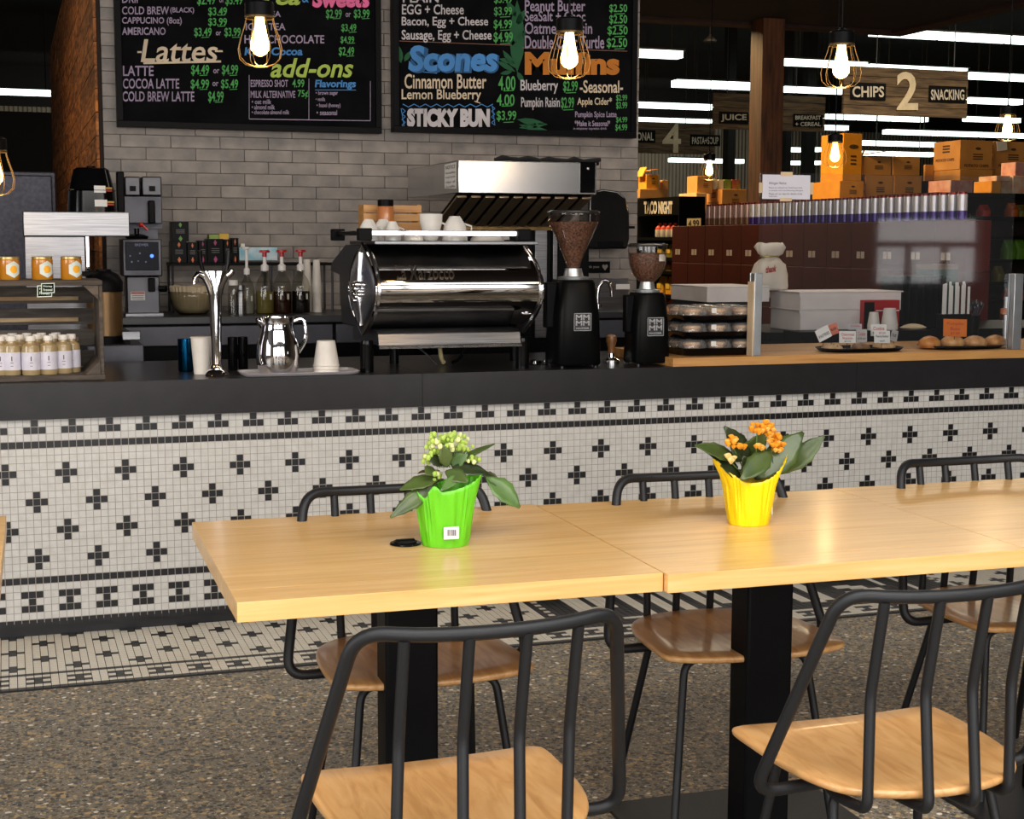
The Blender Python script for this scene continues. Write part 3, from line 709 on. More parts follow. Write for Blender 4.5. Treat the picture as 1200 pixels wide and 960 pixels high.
for k in range(7): ln2.append((471+(k%2)*4,127+k*3.3,471+((k+1)%2)*4,130+k*3.3,BL,.8)); ln2.append((576+(k%2)*4,124+k*3.3,576+((k+1)%2)*4,127+k*3.3,BL,.8))
def leaves(mb,Y):
    mb.m=LF
    for x,y,a,L,w_ in ((606,85,-90,85,9),(604,84,-150,26,3),(604,80,-125,26,3.5),(604,74,-165,20,3),(600,84,170,14,2.5),(606,84,60,16,3),(606,140,10,36,4),(608,146,15,44,3.5),(608,150,-8,34,3),(470,74,-100,22,4),(474,72,-60,14,3),(605,30,-60,22,4),(605,20,-120,22,4),(604,50,-50,20,4),(604,55,-130,20,4)):
        a=math.radians(a); ca,sa=math.cos(a),math.sin(a); pts=[]
        for s,v in ((0,0),(.25,.8),(.5,1),(.75,.7),(1,0),(.75,-.7),(.5,-1),(.25,-.8)):
            pts.append(W(x+ca*L*s-sa*w_*v,y+sa*L*s+ca*w_*v,Y+.0004))
        n=mb.vs(pts); mb.fc(range(n,n+8))
board(1.978,3.362,1.975,2.93,'chalk menu board listing scones and muffins, right of the two boards',it2,ln2,leaves)
# ------------------------------------------------------------------ display crate with jars and bottles (left end of the counter)
cx1=W(122,400,.06).x; cx0=-.34; cyA=.06; cyB=.40; zt=W(60,329,.06).z; zb=ZT+.0005
cr=thing('display_crate',((cx0+cx1)/2,(cyA+cyB)/2,zb),'weathered grey slatted wooden crate lying on its side at the counter left end','crate')
th=.018
MB().box(cx0,cyA,zt-th,cx1,cyB,zt).build('top_board',M_crate,cr,bevel=.002)
MB().box(cx0,cyA-.01,zb,cx1,cyB,zb+th).build('bottom_board',M_crate,cr,bevel=.002)
for k in range(4):
    y0=cyA+k*(cyB-cyA)/4
    MB().box(cx1-.014,y0+.006,zb+th+.0005,cx1-.001,y0+(cyB-cyA)/4-.006,zt-th-.0005).build('side_slat',M_crate,cr,bevel=.0015)
n=MB().prism([(0,0),(.05,0),(0,.05)],lambda a,b:(cx1-.015-a,cyA+.002,zb+th+.0005+b),lambda a,b:(cx1-.015-a,cyB-.04,zb+th+.0005+b)).build('corner_block',M_crate,cr)
MB().prism([(0,0),(.05,0),(0,-.05)],lambda a,b:(cx1-.015-a,cyA+.002,zt-th-.0005+b),lambda a,b:(cx1-.015-a,cyB-.04,zt-th-.0005+b)).build('corner_block',M_crate,cr)
hgt=zt-zb-2*th; 
for k in range(4):
    zz=zb+th+hgt*(k+.06)/4
    MB().box(cx0+.01,cyB-.012,zz,cx1-.016,cyB-.002,zz+hgt/4*.76).build('back_slat',M_crate,cr,bevel=.001)
for yy in (350,375,398.5,420):
    a=W(40,yy-2.4,cyB-.02).z;b=W(40,yy+2.4,cyB-.02).z
    MB().box(cx0+.01,cyB-.020,b,W(92,yy,cyB-.02).x,cyB-.0125,a).build('gap_strip',M_cratel,cr,'pale strip for light showing between the slats',bevel=.001)  # pale colour stands in for light showing through gaps in the crate back
M_honey=mat('honey',(178,124,34),.2,coat=.5,c2=(170,104,14),spec=.6)
M_gold=mat('gold_lid',(206,184,120),.3,.7)
M_lab=mat('jar_label_blue',(206,222,224),.6); M_yel=mat('yolk_yellow',(240,176,40),.6)
def hexagon(mb,f,n=6,r=1,a0=PI/2):
    k=mb.vs([f(r*math.cos(a0+2*PI*i/n),r*math.sin(a0+2*PI*i/n)) for i in range(n)]); mb.fc(range(k,k+n))
def jar(x,label):
    Y=.20; P=W(x,330,Y); k=mpp(P); r=12*k; t=thing('honey_jar',(P.x,Y,zt+.0005),label,'jar','honey jars on the display crate')
    h=27*k
    MB().lathe([(r*.94,0),(r,.004),(r,h*.84),(r*.93,h*.88)],n=28).build('jar_body',M_honey,t,world=False)
    MB().lathe([(r*.96,h*.88),(r*.97,h*.985),(r*.9,h)],n=28).build('lid',M_gold,t,world=False)
    mb=MB(); a=-PI/2+.45; 
    def f(u,v,d=.0012):
        an=a+u/r; return ((r+d)*math.cos(an),(r+d)*math.sin(an),h*.45+v)
    R=r*.82; mb.patch(lambda a,b:f((2*a-1)*R*.87,(2*b-1)*(R-abs(2*a-1)*R*.5)),12); mb.m=1; R2=r*.36; mb.patch(lambda a,b:f((2*a-1)*R2,(2*b-1)*R2*math.sqrt(max(0,1-(2*a-1)**2)),.002),12)
    mb.build('hexagon_label',[M_lab,M_yel],t,world=False,smooth=False); return t
jar(11,'honey jar cut by the left edge of the photo'); jar(50,'middle honey jar, above the small hanging sign'); jar(84,'honey jar nearest the right corner of the crate')
sg=thing('price_tag',W(62,332,.045),'small black tag with pale writing hanging off the crate top edge','sign')
m_=MB(); Yt=.046
for q,(dx,dy) in enumerate(((0,0),(1.5,-3))):
    f=pxf(43.5+dx*3,334-dy*1.3 if q==0 else 331.5,61+dx*2,348.5 if q==0 else 344,Yt-.002*q)
    m_.m=1; k=m_.vs([f(0,0),f(1,.05),f(1,1),f(0,.95)]); m_.fc(range(k,k+4)); 
    g=pxf(44.5+dx*3,335 if q==0 else 332.5,60+dx*2,347.5 if q==0 else 343,Yt-.002*q-.0006)
    m_.m=0; k=m_.vs([g(0,0),g(1,.05),g(1,1),g(0,.95)]); m_.fc(range(k,k+4))
    for b0 in (.55,.18):
        put_text(m_,'Honey' if b0>.3 else 'Fireweed',lambda u,v,b0=b0,g=g,Q=q:g(.12+.76*u,b0+.28*v)+Vector((0,-.0006,0)),1)
m_.build('tag_card',[M_blk,mat('chalk_pale',(200,220,214),.8)],sg,smooth=False,solid=.0004)
# bottles with white labels
M_bott=thin_glass('bottle_glass',(.82,.76,.62),1.0)
M_blab=mat('bottle_label',(214,212,226),.6,c2=(200,200,216),nscale=30)
M_amb=mat('amber_drink',(172,152,112),.2,coat=.5)
def bottle_proto():
    t=thing('drink_bottle',(0,0,0),'x','bottle','white capped bottles inside the crate')
    MB().lathe([(.032,0),(.0345,.004),(.0345,.095),(.031,.112),(.017,.122),(.0165,.130)],n=24).build('bottle_body',M_amb,t,world=False)
    MB().lathe([(.0180,.1302),(.0180,.146),(.0165,.149)],n=20).build('cap',M_paperw,t,world=False)
    MB().lathe([(.0349,.020),(.0349,.088)],n=28,cap=(False,False)).build('label',M_blab,t,world=False)
    mb=MB()
    for z,w_,h_ in ((.066,.004,.007),(.058,.004,.003),(.048,.012,.0012),(.036,.010,.001)):
        k=mb.vs([((.0353)*math.cos(-PI/2+a),.0353*math.sin(-PI/2+a),z+b) for a,b in ((-w_/.076,-h_),(w_/.076,-h_),(w_/.076,h_),(-w_/.076,h_))]); mb.fc(range(k,k+4))
    mb.build('print',mat('print_grey',(90,86,100),.7),t,world=False,smooth=False)
    return t
bp=bottle_proto(); bt_=tree(bp); s0=45.5*mpp(W(37,447,.12))/.149
pos=[(1,.14,'partly cut by the left edge, front row'),(14.5,.13,'second in the front row, left of the tallest-looking label'),(37,.115,'at the middle of the front row, its white label widest'),(57.5,.13,'right of centre in the front row'),(75,.16,'right-hand one of the front row'),(84.5,.20,'at the far right, half hidden behind the right-hand bottle'),
 (24,.21,'second row, seen between the second and middle front bottles'),(45,.22,'second row, seen between the middle and right of centre bottles'),(64,.23,'second row, seen left of the right-hand front bottle'),(7,.22,'second row near the left edge'),
 (16,.30,'back row, cap only, left side'),(33,.30,'back row, cap only, centre'),(50,.30,'back row, cap only, right of centre'),(67,.30,'back row, cap only, right side')]
for i,(x,Y,l) in enumerate(pos):
    P=W(x,440,Y); lab='white capped bottle '+l
    if i==0: bp.location=(P.x,Y,zb+th+.0005); bp['label']=lab; bp.scale=(s0,s0,s0)
    else: copy_tree(bt_,(P.x,Y,zb+th+.0005),lab,s=s0)
# ------------------------------------------------------------------ left equipment
def simple(name,mats,label,cat,fn,group=None,**k):
    mb=MB(); fn(mb); o=mb.build(name,mats,**k); tag(o,label,cat,group); return o
Y1=1.35
# support stand behind the crate
M_fr=mat('fridge_metal',(62,62,72),.42,.5,c2=(48,48,58),nscale=60,bump=.3,bscale=300)
fr=thing('refrigerator',(W(0,300,2.6).x,2.9,0),'tall dark speckled metal refrigerator at the far left','refrigerator')
a=W(68,300,2.6).x; z=W(30,201,2.6).z
MB().box(-1.2,2.6,.05,a,3.3,z).build('cabinet',M_fr,fr,bevel=.006)
MB().box(-1.15,2.56,.12,a-.02,2.598,z-.02).build('door',M_fr,fr,bevel=.006)
MB().tube([(-.05,2.53,.9),(-.05,2.53,1.3)],.01).build('handle',M_steel,fr)
Ys=1.42
st_=thing('steel_brewer_cabinet',(W(90,300,Ys).x,Ys+.14,0),'stainless cabinet with overhanging hood top behind the honey jars','cabinet')
mb=MB(); x0,x1,zb_,zt_=pbox(mb,27,248,152,277,Ys,.285); mb.build('hood_top',M_steel,st_,bevel=.004)
mb=MB(); a=W(100,300,Ys+.03).x; mb.box(x0+.004,Ys+.03,1.0,a,Ys+.27,zb_-.0005); mb.build('upright_panel',M_steel,st_,bevel=.003)
MB().box(x0+.004,Ys+.01,.0,x1-.01,Ys+.28,.999).build('base_cabinet',M_dsteel,st_,bevel=.003)
a2=W(101,300,Ys+.04).x; MB().box(a2+.001,Ys+.035,1.0,a2+.012,Ys+.06,zb_-.0005).build('edge_strip',M_chrome,st_)
top=zt_+.0005
# black tapered lid stack on it
P=W(108,247,Ys+.15); k=mpp(P)
bk=thing('black_bulk_hopper',(P.x,Ys+.15,top),'black glossy tapered tub with small label stickers, upside down on the steel cabinet','tub')
MB().loft([(0,28*k,28*k,0,0,3),(24*k,26*k,26*k,0,0,3),(25*k,27.5*k,27.5*k,0,0,3),(26*k,25.6*k,25.6*k,0,0,3),(49*k,20*k,20*k,0,0,3),(51*k,17*k,17*k,0,0,3)],n=40).build('tub_shell',M_blkg,bk,world=False)
MB().loft([(51*k,5*k,5*k),(53.5*k,5*k,5*k)],16).build('knob',M_blk,bk,world=False)
for zz in (22,6):
    def f(u,v,d=1): 
        an=-PI/2+.05+.75*u; r=(28.2 if zz<10 else 26.4-v*.8)*k*(1+.12*abs(math.sin(2*an))**2)+.002*d; return (r*math.cos(an)*1.0,r*math.sin(an)*1.0-.0,(zz+8*v)*k)
    mb=MB(); 
    for a,b,c,d,m_ in ((0,.62,0,1,0),(.62,1.,.2,.45,1),(.62,1.0,.55,.8,2)):
        mb.m=m_; mb.patch(lambda u,v,a=a,b=b,c=c,d=d,m_=m_:f(a+(b-a)*u,c+(d-c)*v,1.5+m_*.6),8)
    mb.build('sticker',[M_paperw,mat('sticker_red',(190,70,50),.6),mat('sticker_gold',(200,160,80),.6)],bk,smooth=False,world=False)
# steel twin dispensers on wall
Yd=2.05
dp=thing('twin_dispenser',(W(165,230,Yd).x,Yd,W(165,235,Yd).z),'pair of square steel dispensers with black knobs mounted left of the tiled wall','dispenser')
for x0_,x1_ in ((146,164.5),(166.5,189.5)):
    mb=MB(); pbox(mb,x0_,207,x1_,229.5,Yd,.12); c=mb.build('steel_box',mat('dull_steel',(84,84,88),.4,1),dp,bevel=.006)
    mb=MB(); xm=(x0_+x1_)/2; pbox(mb,xm-3,218,xm+4,224,Yd-.012,.0115); mb.build('knob',M_blk,dp)
mb=MB(); pbox(mb,143,229.7,190,262,Yd+.02,.1); mb.build('lower_housing',M_dsteel,dp,bevel=.004)
mb=MB(); pbox(mb,174,235,182,262,Yd-.02,.038); mb.build('black_lever',M_blk,dp,bevel=.006)
mb=MB(); pbox(mb,137,201,146,249,Yd-.05,.05); mb.build('side_panel',M_blk,dp,bevel=.006)
mb=MB(); pbox(mb,150,229.8,190,1e3 if 0 else 268,Yd+.125,.03); mb.box(W(150,300,Yd).x,Yd+.155,1.0455,W(189,300,Yd).x,Yd+.19,W(165,210,Yd).z); mb.build('back_column',M_dsteel,dp)
Yh=1.86
hb=thing('hot_water_brewer',(W(168,360,Yh).x,Yh,1.0455),'tall steel coffee brewer with black display panel and small blue light','coffee brewer')
mb=MB(); pbox(mb,143.5,280,190,324,Yh,.2); mb.build('display_head',M_dsteel,hb,bevel=.006)
mb=MB(); pbox(mb,147,283.5,186,317,Yh-.006,.0055); mb.build('display_panel',mat('panel_navy',(24,26,38),.25,spec=.08),hb,bevel=.003)
mb=MB(); 
for x,y,r,m_ in ((152.5,300,1,0),(154.5,307,1.1,0),(164,297,1,0),(171,307,1,0),(178,300,2.2,1),(162,306,.8,0)):
    f=pxf(x-r,y-r,x+r,y+r,Yh-.0072); mb.m=m_; hexagon(mb,lambda u,v:f(.5+u/2,.5+v/2),8)
put_text(mb,'BREWER',pxf(158,285.5,174,288.5,Yh-.0072),0)
mb.build('indicators',[mat('dim_icon',(120,130,170),.5),mat('blue_led',(60,110,255),.5,emit=3)],hb,smooth=False)
mb=MB(); pbox(mb,149,324.2,187,368,Yh+.05,.14); mb.build('column',MATS['dull_steel'],hb,bevel=.004)
mb=MB(); pbox(mb,153,342,170,352,Yh+.0485,.001); lb=mb.build('warning_label',M_paperw,hb,smooth=False)
mb=MB(); f=pxf(153.5,342.5,169.5,344.5,Yh+.0475); n=mb.vs([f(0,0),f(1,0),f(1,1),f(0,1)]); mb.fc(range(n,n+4))
for k_ in range(3): f=pxf(154.5,346+k_*2,168.5,346.8+k_*2,Yh+.0475); mb.m=1; n=mb.vs([f(0,0),f(1,0),f(1,1),f(0,1)]); mb.fc(range(n,n+4))
mb.build('label_print',[mat('label_red',(190,60,50),.6),mat('print_grey2',(120,116,112),.7)],lb,smooth=False)
mb=MB(); pbox(mb,174,326,182,342,Yh+.02,.029); mb.build('tap_handle',M_blk,hb,bevel=.004)
mb=MB(); pbox(mb,147,367.2,192,371,Yh-.04,.12); mb.build('drip_tray',M_steel,hb,bevel=.002)
c_=W(186,338,Yh+.0); MB().lathe([(.028,-.0),(.032,.01),(.03,.03)],(c_.x+.02,c_.y+.1,c_.z-.02)).tube([c_+Vector((-.0,.02,0)),c_+Vector((.03,.02,.0))],.012).build('side_knob',M_blk,hb)
c_=W(152,268,Yh); mb=MB(); mb.lathe([(.05,0),(.056,.012),(.03,.022),(.012,.024),(.012,.05)],(c_.x+.04,Yh+.1,W(160,280,Yh).z)); mb.build('lid_knob',M_blkg,hb)
c_=W(167,262,Yh); mb=MB(); mb.ball((c_.x,Yh+.08,c_.z-.005),.012).tube([(c_.x-.0,Yh+.08,c_.z),(c_.x+.03,Yh+.08,c_.z-.03)],.006); mb.build('red_tap',mat('red_tap',(200,40,36),.3),hb,'red tap')
# black airpot with wood-coloured band
Ya=1.10
P=W(122,405,Ya); k=mpp(P)
ap=thing('coffee_airpot',(P.x+.005,Ya,ZT+.0) if 0 else (P.x+.005,Ya,.97),'black pump airpot with bronze body between the crate and the brewer','airpot')
MB().lathe([(22*k,0),(22*k,8*k),(21*k,9*k)],n=32).build('base_ring',M_blk,ap,world=False)
MB().lathe([(20.5*k,9.2*k),(20.5*k,60*k)],n=32).build('bronze_body',mat('bronze',(120,92,58),.32,.6),ap,'bronze band',world=False)
MB().lathe([(22*k,60.2*k),(22*k,72*k),(17*k,80*k),(9*k,84*k),(9*k,86*k)],n=32).build('lid',M_blk,ap,world=False)
MB().box(-24*k,-7*k,78*k,8*k,7*k,84*k).build('pump_lever',M_blk,ap,world=False,bevel=.004)
MB().box(W(100,400,Ya).x,Ya-.14,0,W(165,400,Ya).x,Ya+.2,.9695).build('side_stand',M_dsteel,None,bevel=.004)
tag(bpy.data.objects['side_stand'],'low dark metal stand under the bronze airpot','stand')
mb=MB(); pbox(mb,143,388,165,399,1.0,.05); q=mb.build('steel_latch',M_steel,bevel=.004); tag(q,'small flat steel bracket below the brewer, at the stand edge','bracket')
mb=MB(); mb.box(W(144,399,1.0).x+.01,1.001,ZT-.04,W(144,399,1.0).x+.03,1.02,W(150,399,1.0).z-.0005); q=mb.build('bracket_leg',M_blk); tag(q,'black post holding the steel bracket','post')
# ------------------------------------------------------------------ tea shelf on back counter
zc=1.0455
Yw=2.1
sh=thing('tea_shelf',(W(290,370,Yw).x,Yw+.1,zc),'black wire shelf along the tiled wall holding tea boxes','shelf')
xa,xb=W(200,308,Yw).x,W(392,308,Yw).x; zs=W(290,308,Yw).z
MB().box(xa,Yw,zs-.014,xb,Yw+.22,zs).build('shelf_board',M_blk,sh,bevel=.002)
for x in (xa+.01,W(318,308,Yw).x,xb-.01):
    for y in (Yw+.01,Yw+.21): MB().tube([(x,y,zc),(x,y,zs-.0145)],.006,8).build('shelf_leg',M_dsteel,sh)
M_teab=mat('tea_black',(10,11,12),.3,spec=.06)
tea_cols={'g':mat('tea_green',(96,150,60),.5),'o':mat('tea_orange',(216,110,40),.5),'p':mat('tea_magenta',(170,50,110),.5)}
def teabox(x0,x1,y0,zb_,col,label,name='tea_box'):
    a,b=W(x0,300,Yw+.02).x,W(x1,300,Yw+.02).x; h=(W((x0+x1)/2,y0,Yw+.02).z-zb_)
    t=thing(name,((a+b)/2,Yw+.08,zb_+.0005),label,'tea box','black tea boxes on the shelf')
    MB().box(a+.001,Yw+.02,zb_+.0005,b-.001,Yw+.14,zb_+h).build('carton',M_teab,t,bevel=.001)
    mb=MB(); w=b-a; c=(a+b)/2
    for zz,r in ((.84,.13),(.14,.15)):
        hexagon(mb,lambda u,v:(c+u*w*.8,Yw+.0192,zb_+h*zz+v*h),4,r,0)
    mb.m=1
    for zz in (.58,.50,.42): n=mb.vs([(c-w*.25,Yw+.0192,zb_+h*zz),(c+w*.25,Yw+.0192,zb_+h*zz),(c+w*.25,Yw+.0192,zb_+h*zz+.003),(c-w*.25,Yw+.0192,zb_+h*zz+.003)]); mb.fc(range(n,n+4))
    mb.build('print',[tea_cols[col],mat('print_grey3',(110,108,104),.6)],t,smooth=False)
    return zb_+h
z2=teabox(201,219,283,zs,'o','black tea box with orange marks at the left end of the shelf')
teabox(202,222,260,z2,'g','black tea box with green mark, standing on top of the others')
teabox(219.5,232,284,zs,'o','narrow black tea box with orange mark, second from the left')
teabox(233,243,282,zs,'p','thin dark tea packet leaning between the boxes','tea_packet')
teabox(243,262,280,zs,'p','black tea box with magenta marks at the middle of the shelf')
teabox(262.5,271,281,zs,'o','narrow black tea box right of the magenta marked one')
z3=teabox(271.5,280,279,zs,'o','black tea packet at the right end, next to the tissue box','tea_packet')
def colbox(x0,y0,x1,y1,Y,d,name,m,label,cat,group=None,zb_=None,bevel=.001):
    mb=MB(); a,b,zl,zh=W(x0,y0,Y).x,W(x1,y0,Y).x,W((x0+x1)/2,y1,Y).z,W((x0+x1)/2,y0,Y).z
    if zb_ is not None: zl=zb_
    mb.box(a,Y,zl,b,Y+d,zh); o=mb.build(name,m,bevel=bevel); tag(o,label,cat,group); return o
zq=W(250,281,Yw+.02).z+.001
colbox(245,275,256.5,281.5,Yw+.03,.08,'snack_packet',mat('packet_green',(130,160,60),.5),'small green packet lying on the black tea boxes','packet',zb_=zq+.002)
colbox(257,274,268,281.5,Yw+.03,.08,'snack_packet',mat('packet_yellow',(214,170,40),.5),'small yellow packet lying on the black tea boxes','packet',zb_=zq+.002)
tb=thing('tissue_box',W(302,306,Yw+.02),'white and pale blue patterned tissue box on the shelf','tissue box')
m_t=mat('tissue_print',(226,228,232),.6,c2=(120,186,206),nscale=14)
mb=MB(); pbox(mb,280.5,290,325,305.2,Yw+.02,.11); mb.build('carton',m_t,tb,bevel=.001)
mb=MB(); pbox(mb,282,285.5,287,289.8,Yw+.06,.03); mb.build('tissue',M_paperw,tb,bevel=.002)
# filter bowl
P=W(226,370,1.95); k=mpp(P)
bw=thing('filter_bowl',(P.x,1.95,zc+.0005),'clear glass bowl full of fluted paper coffee filters','bowl')
MB().lathe([(16*k,0),(24*k,8*k),(27.5*k,20*k),(28*k,27*k)],n=36,cap=(True,False)).build('glass_bowl',M_glass,bw,world=False,solid=.002)
rings=[]
for s,z in ((.55,2),(.84,8),(.95,20),(1.0,33),(.6,29),(.1,26)):
    rings.append([(25.5*k*s*(1+.035*math.sin(i*PI/1.5)*min(1,z/20))*math.cos(2*PI*i/96),25.5*k*s*(1+.035*math.sin(i*PI/1.5)*min(1,z/20))*math.sin(2*PI*i/96),z*k+(.004*math.sin(i*.4) if z==33 else 0)) for i in range(96)])
MB().ring_faces(rings).build('paper_filters',mat('filter_paper',(196,178,150),.9),bw,world=False,angle=60)
# syrup bottles with pumps
M_pump=mat('pump_white',(224,220,218),.4); 
def syrup(x,ytop,ybody,col,cap,label,w=22,Y=1.93):
    P=W(x,368,Y); k=mpp(P); H=(368-ybody)*k; r=w/2*k
    t=thing('syrup_bottle',(P.x,Y,zc+.0005),label,'bottle','pump bottles on the back counter')
    MB().lathe([(r*.95,0),(r,.004),(r,H*.62),(r*.8,H*.78),(r*.38,H*.92),(r*.36,H)],n=24).build('bottle_body',M_glass,t,world=False)
    MB().lathe([(r*.90,.003),(r*.94,.006),(r*.94,H*.50),(r*.94,H*.52)],n=24).build('syrup',mat('syrup_'+col[0],col[1],.15,coat=.5),t,world=False)
    MB().lathe([(r*.42,H),(r*.42,H+6*k),(r*.2,H+8*k),(r*.2,H+16*k)],n=16).build('pump_collar',M_pump,t,world=False)
    h2=(368-ytop)*k
    MB().lathe([(r*.24,H+16.1*k),(r*.24,h2-3*k),(r*.5,h2-2.5*k),(r*.5,h2)],n=14).box(-r*.55,-r*.2,h2-3*k,r*.55,r*.2,h2-.5*k).build('pump_head',cap,t,world=False)
    a=MB(); 
    n=a.vs([((r*1.01)*math.cos(-PI/2+.1+u),(r*1.01)*math.sin(-PI/2+.1+u),z) for u,z in ((-.5,H*.33),(.5,H*.33),(.5,H*.46),(-.5,H*.46))]); a.fc(range(n,n+4))
    a.build('label',M_paperw,t,world=False,smooth=False)
syrup(290,290,322,('clear',(150,150,140)),M_pump,'clear pump bottle with an all-white pump, leftmost of the syrups',17)
syrup(311,294,318,('olive',(120,110,58)),M_red,'pump bottle of olive-gold syrup with red pump head')
syrup(331,294,318,('brown',(50,24,14)),M_red,'pump bottle of dark brown syrup with red pump head, middle of three')
syrup(353,294,318,('dark',(18,12,14)),M_red,'pump bottle of black syrup with red pump head, rightmost')
for x,w_,h_,l in ((274,13,40,'short clear jar with white lid in front of the shelf'),(283,11,34,'narrow steel shaker beside the clear pump bottle')):
    P=W(x,368,1.88); k=mpp(P); t=thing('condiment_jar',(P.x,1.88,zc+.0005),l,'jar')
    MB().lathe([(w_/2*k,0),(w_/2*k,h_*.75*k),(w_/2.6*k,h_*.85*k)],n=20).build('jar_body',M_glass if x<280 else M_steel,t,world=False)
    MB().lathe([(w_/2.5*k,h_*.852*k),(w_/2.5*k,h_*k)],n=20).build('lid',M_paperw if x<280 else M_steel,t,world=False)
def cupstack(x0,x1,ytop,ybot,Y,zb_,n,label,name='cup_stack',m=None,inv=True,group=None,rim=.0):
    """nested upside-down paper cups: each rim shows"""
    P=W((x0+x1)/2,ybot,Y); k=mpp(P); r=(x1-x0)/2*k; H=(ybot-ytop)*k; m=m or M_cupw
    t=thing(name,(P.x,Y,zb_+.0005),label,'paper cups' if n>1 else 'paper cup',group)
    ch=H*.5 if n>4 else H*(.8 if n>1 else 1); st=(H-ch)/max(1,n-1)
    for i in range(n):
        z=i*st
        if inv: pr=[(r,z),(r*1.03,z+.0025),(r*.97,z+.004),(r*.68,z+ch)]
        else: pr=[(r*.72,z),(r*.97,z+ch-.005),(r*1.03,z+ch-.003),(r*1.0,z+ch)]
        if i<n-1: pr=pr[:3]+[(pr[2][0]*.97,z+st*.98)] if inv else pr[-2:]
        MB().lathe(pr,n=28).build('cup',m,t,world=False)
    return t
cupstack(366,377,305,366,2.02,zc,14,'tall stack of white paper cups left of the espresso machine')
cupstack(354.5,366,305,366,2.08,zc,14,'tall stack of white paper cups behind the black syrup bottle')
# ------------------------------------------------------------------ objects on the front counter, left of the machine
def zcount(): return ZT+.0005
# blue napkin tin
P=W(218,436,.32); k=mpp(P)
bt2=thing('blue_tumbler',(P.x,.32,ZT+.0005),'shiny blue metal tumbler left of the white paper cup','tumbler')
MB().lathe([(8*k,0),(9*k,1.5*k),(9*k,38*k),(8*k,38*k),(7.5*k,4*k)],n=20,cap=(True,True)).build('tumbler_body',mat('blue_metal',(20,110,170),.15,1),bt2,world=False)
cupstack(224,249,393.5,437,.19,ZT,1,'tall white paper cup standing right of the blue tumbler',name='paper_cup',inv=False)
for i,(x,l) in enumerate(((273,'black glossy tumbler right of the chrome tower'),(285,'black glossy tumbler, the right-hand one of two'))):
    P=W(x,432,.35); k=mpp(P); q=MB().lathe([(5.3*k,0),(5.8*k,1*k),(5.8*k,38*k),(5*k,38*k),(4.8*k,4*k)],n=20).build('black_tumbler',M_blkg,origin=None); q.location+=Vector((P.x,.35,ZT+.0005)); tag(q,l,'tumbler','black tumblers')
# chrome drink tower
Yt=.10; P=W(254,440,Yt); k=mpp(P)
tw=thing('chrome_tap_tower',(P.x,Yt,ZT+.0005),'tall chrome draft tower flaring to two taps at its top','tap tower')
MB().lathe([(13.5*k,0),(14*k,1*k),(13*k,3*k),(11*k,6*k),(8*k,8*k),(7*k,12*k),(6*k,13.5*k)],n=32).build('base_flange',M_chrome,tw,world=False)
MB().loft([(13.6*k,6*k,6*k),(50*k,6.4*k,6*k),(80*k,7*k,6*k),(95*k,8*k,6.3*k),(105*k,11*k,6.5*k),(115*k,16*k,6.5*k),(122*k,19*k,6*k)],28).build('column',M_chrome,tw,world=False)
for s in (-1,1):
    MB().tube([(s*14*k,0,117*k),(s*20*k,-2*k,119*k),(s*24*k,-5*k,114*k),(s*24.5*k,-6*k,107*k)] if s<0 else [(14*k,0,117*k),(19*k,-1*k,121*k),(20*k,-2*k,124*k)],[4.5*k,3.5*k,2.5*k,2*k] if s<0 else [4.5*k,4*k,3*k],12).build('tap',M_chrome,tw,world=False)
    MB().tube([(s*13*k,0,121*k),(s*16*k,0,132*k),(s*17*k,0,146*k)],[2*k,2.5*k,3.2*k],12).build('tap_handle',M_blkg,tw,world=False)
# tray with pitcher and cups
Yp=.055
M_tray=mat('tray_lilac',(196,192,196),.3)
tx0,tx1=W(283,440,.03).x,W(422,440,.03).x
tr=MB().loft([(0,(tx1-tx0)/2-.012,.085,0,0,7),(.002,(tx1-tx0)/2-.008,.09,0,0,7),(.012,(tx1-tx0)/2,.1,0,0,7),(.013,(tx1-tx0)/2-.003,.097,0,0,7),(.004,(tx1-tx0)/2-.012,.086,0,0,7)],48)
q=tr.build('serving_tray',M_tray); q.location+=Vector(((tx0+tx1)/2,.085,ZT+.0005)); tag(q,'low pale plastic tray under the steel pitcher and paper cup','tray')
zt2=ZT+.0055
P=W(327,441,Yp); k=mpp(P)
pi_=thing('steel_pitcher',(P.x,Yp+.02,zt2),'polished steel bell pitcher with a curved handle on the tray','pitcher')
MB().lathe([(20*k,0),(21.5*k,1*k),(24.5*k,10*k),(25.5*k,22*k),(24*k,36*k),(20*k,50*k),(18.5*k,58*k),(19.5*k,63*k),(20.5*k,66*k),(19.6*k,66*k),(17.6*k,58*k),(19*k,50*k),(22*k,30*k),(20*k,4*k)],n=40).build('pitcher_body',M_chrome,pi_,world=False)
MB().tube(smooth_path([(17*k,0,61*k),(30*k,0,66*k),(35*k,0,48*k),(31*k,0,34*k),(21*k,0,20*k)],12*k,5),2.6*k,10).build('handle',M_chrome,pi_,world=False)
MB().ring_faces([[(-17*k,y*k,z*k) for y,z in ((-9,60),(0,50),(9,60))],[(-25*k,y*k,z*k) for y,z in ((-3.5,66),(0,61),(3.5,66))]],False,(False,False)).build('spout',M_chrome,pi_,world=False,solid=.001)
cupstack(367,398,404,441,.075,ZT+.005,3,'upside-down white paper cups nested on the tray by the machine leg')
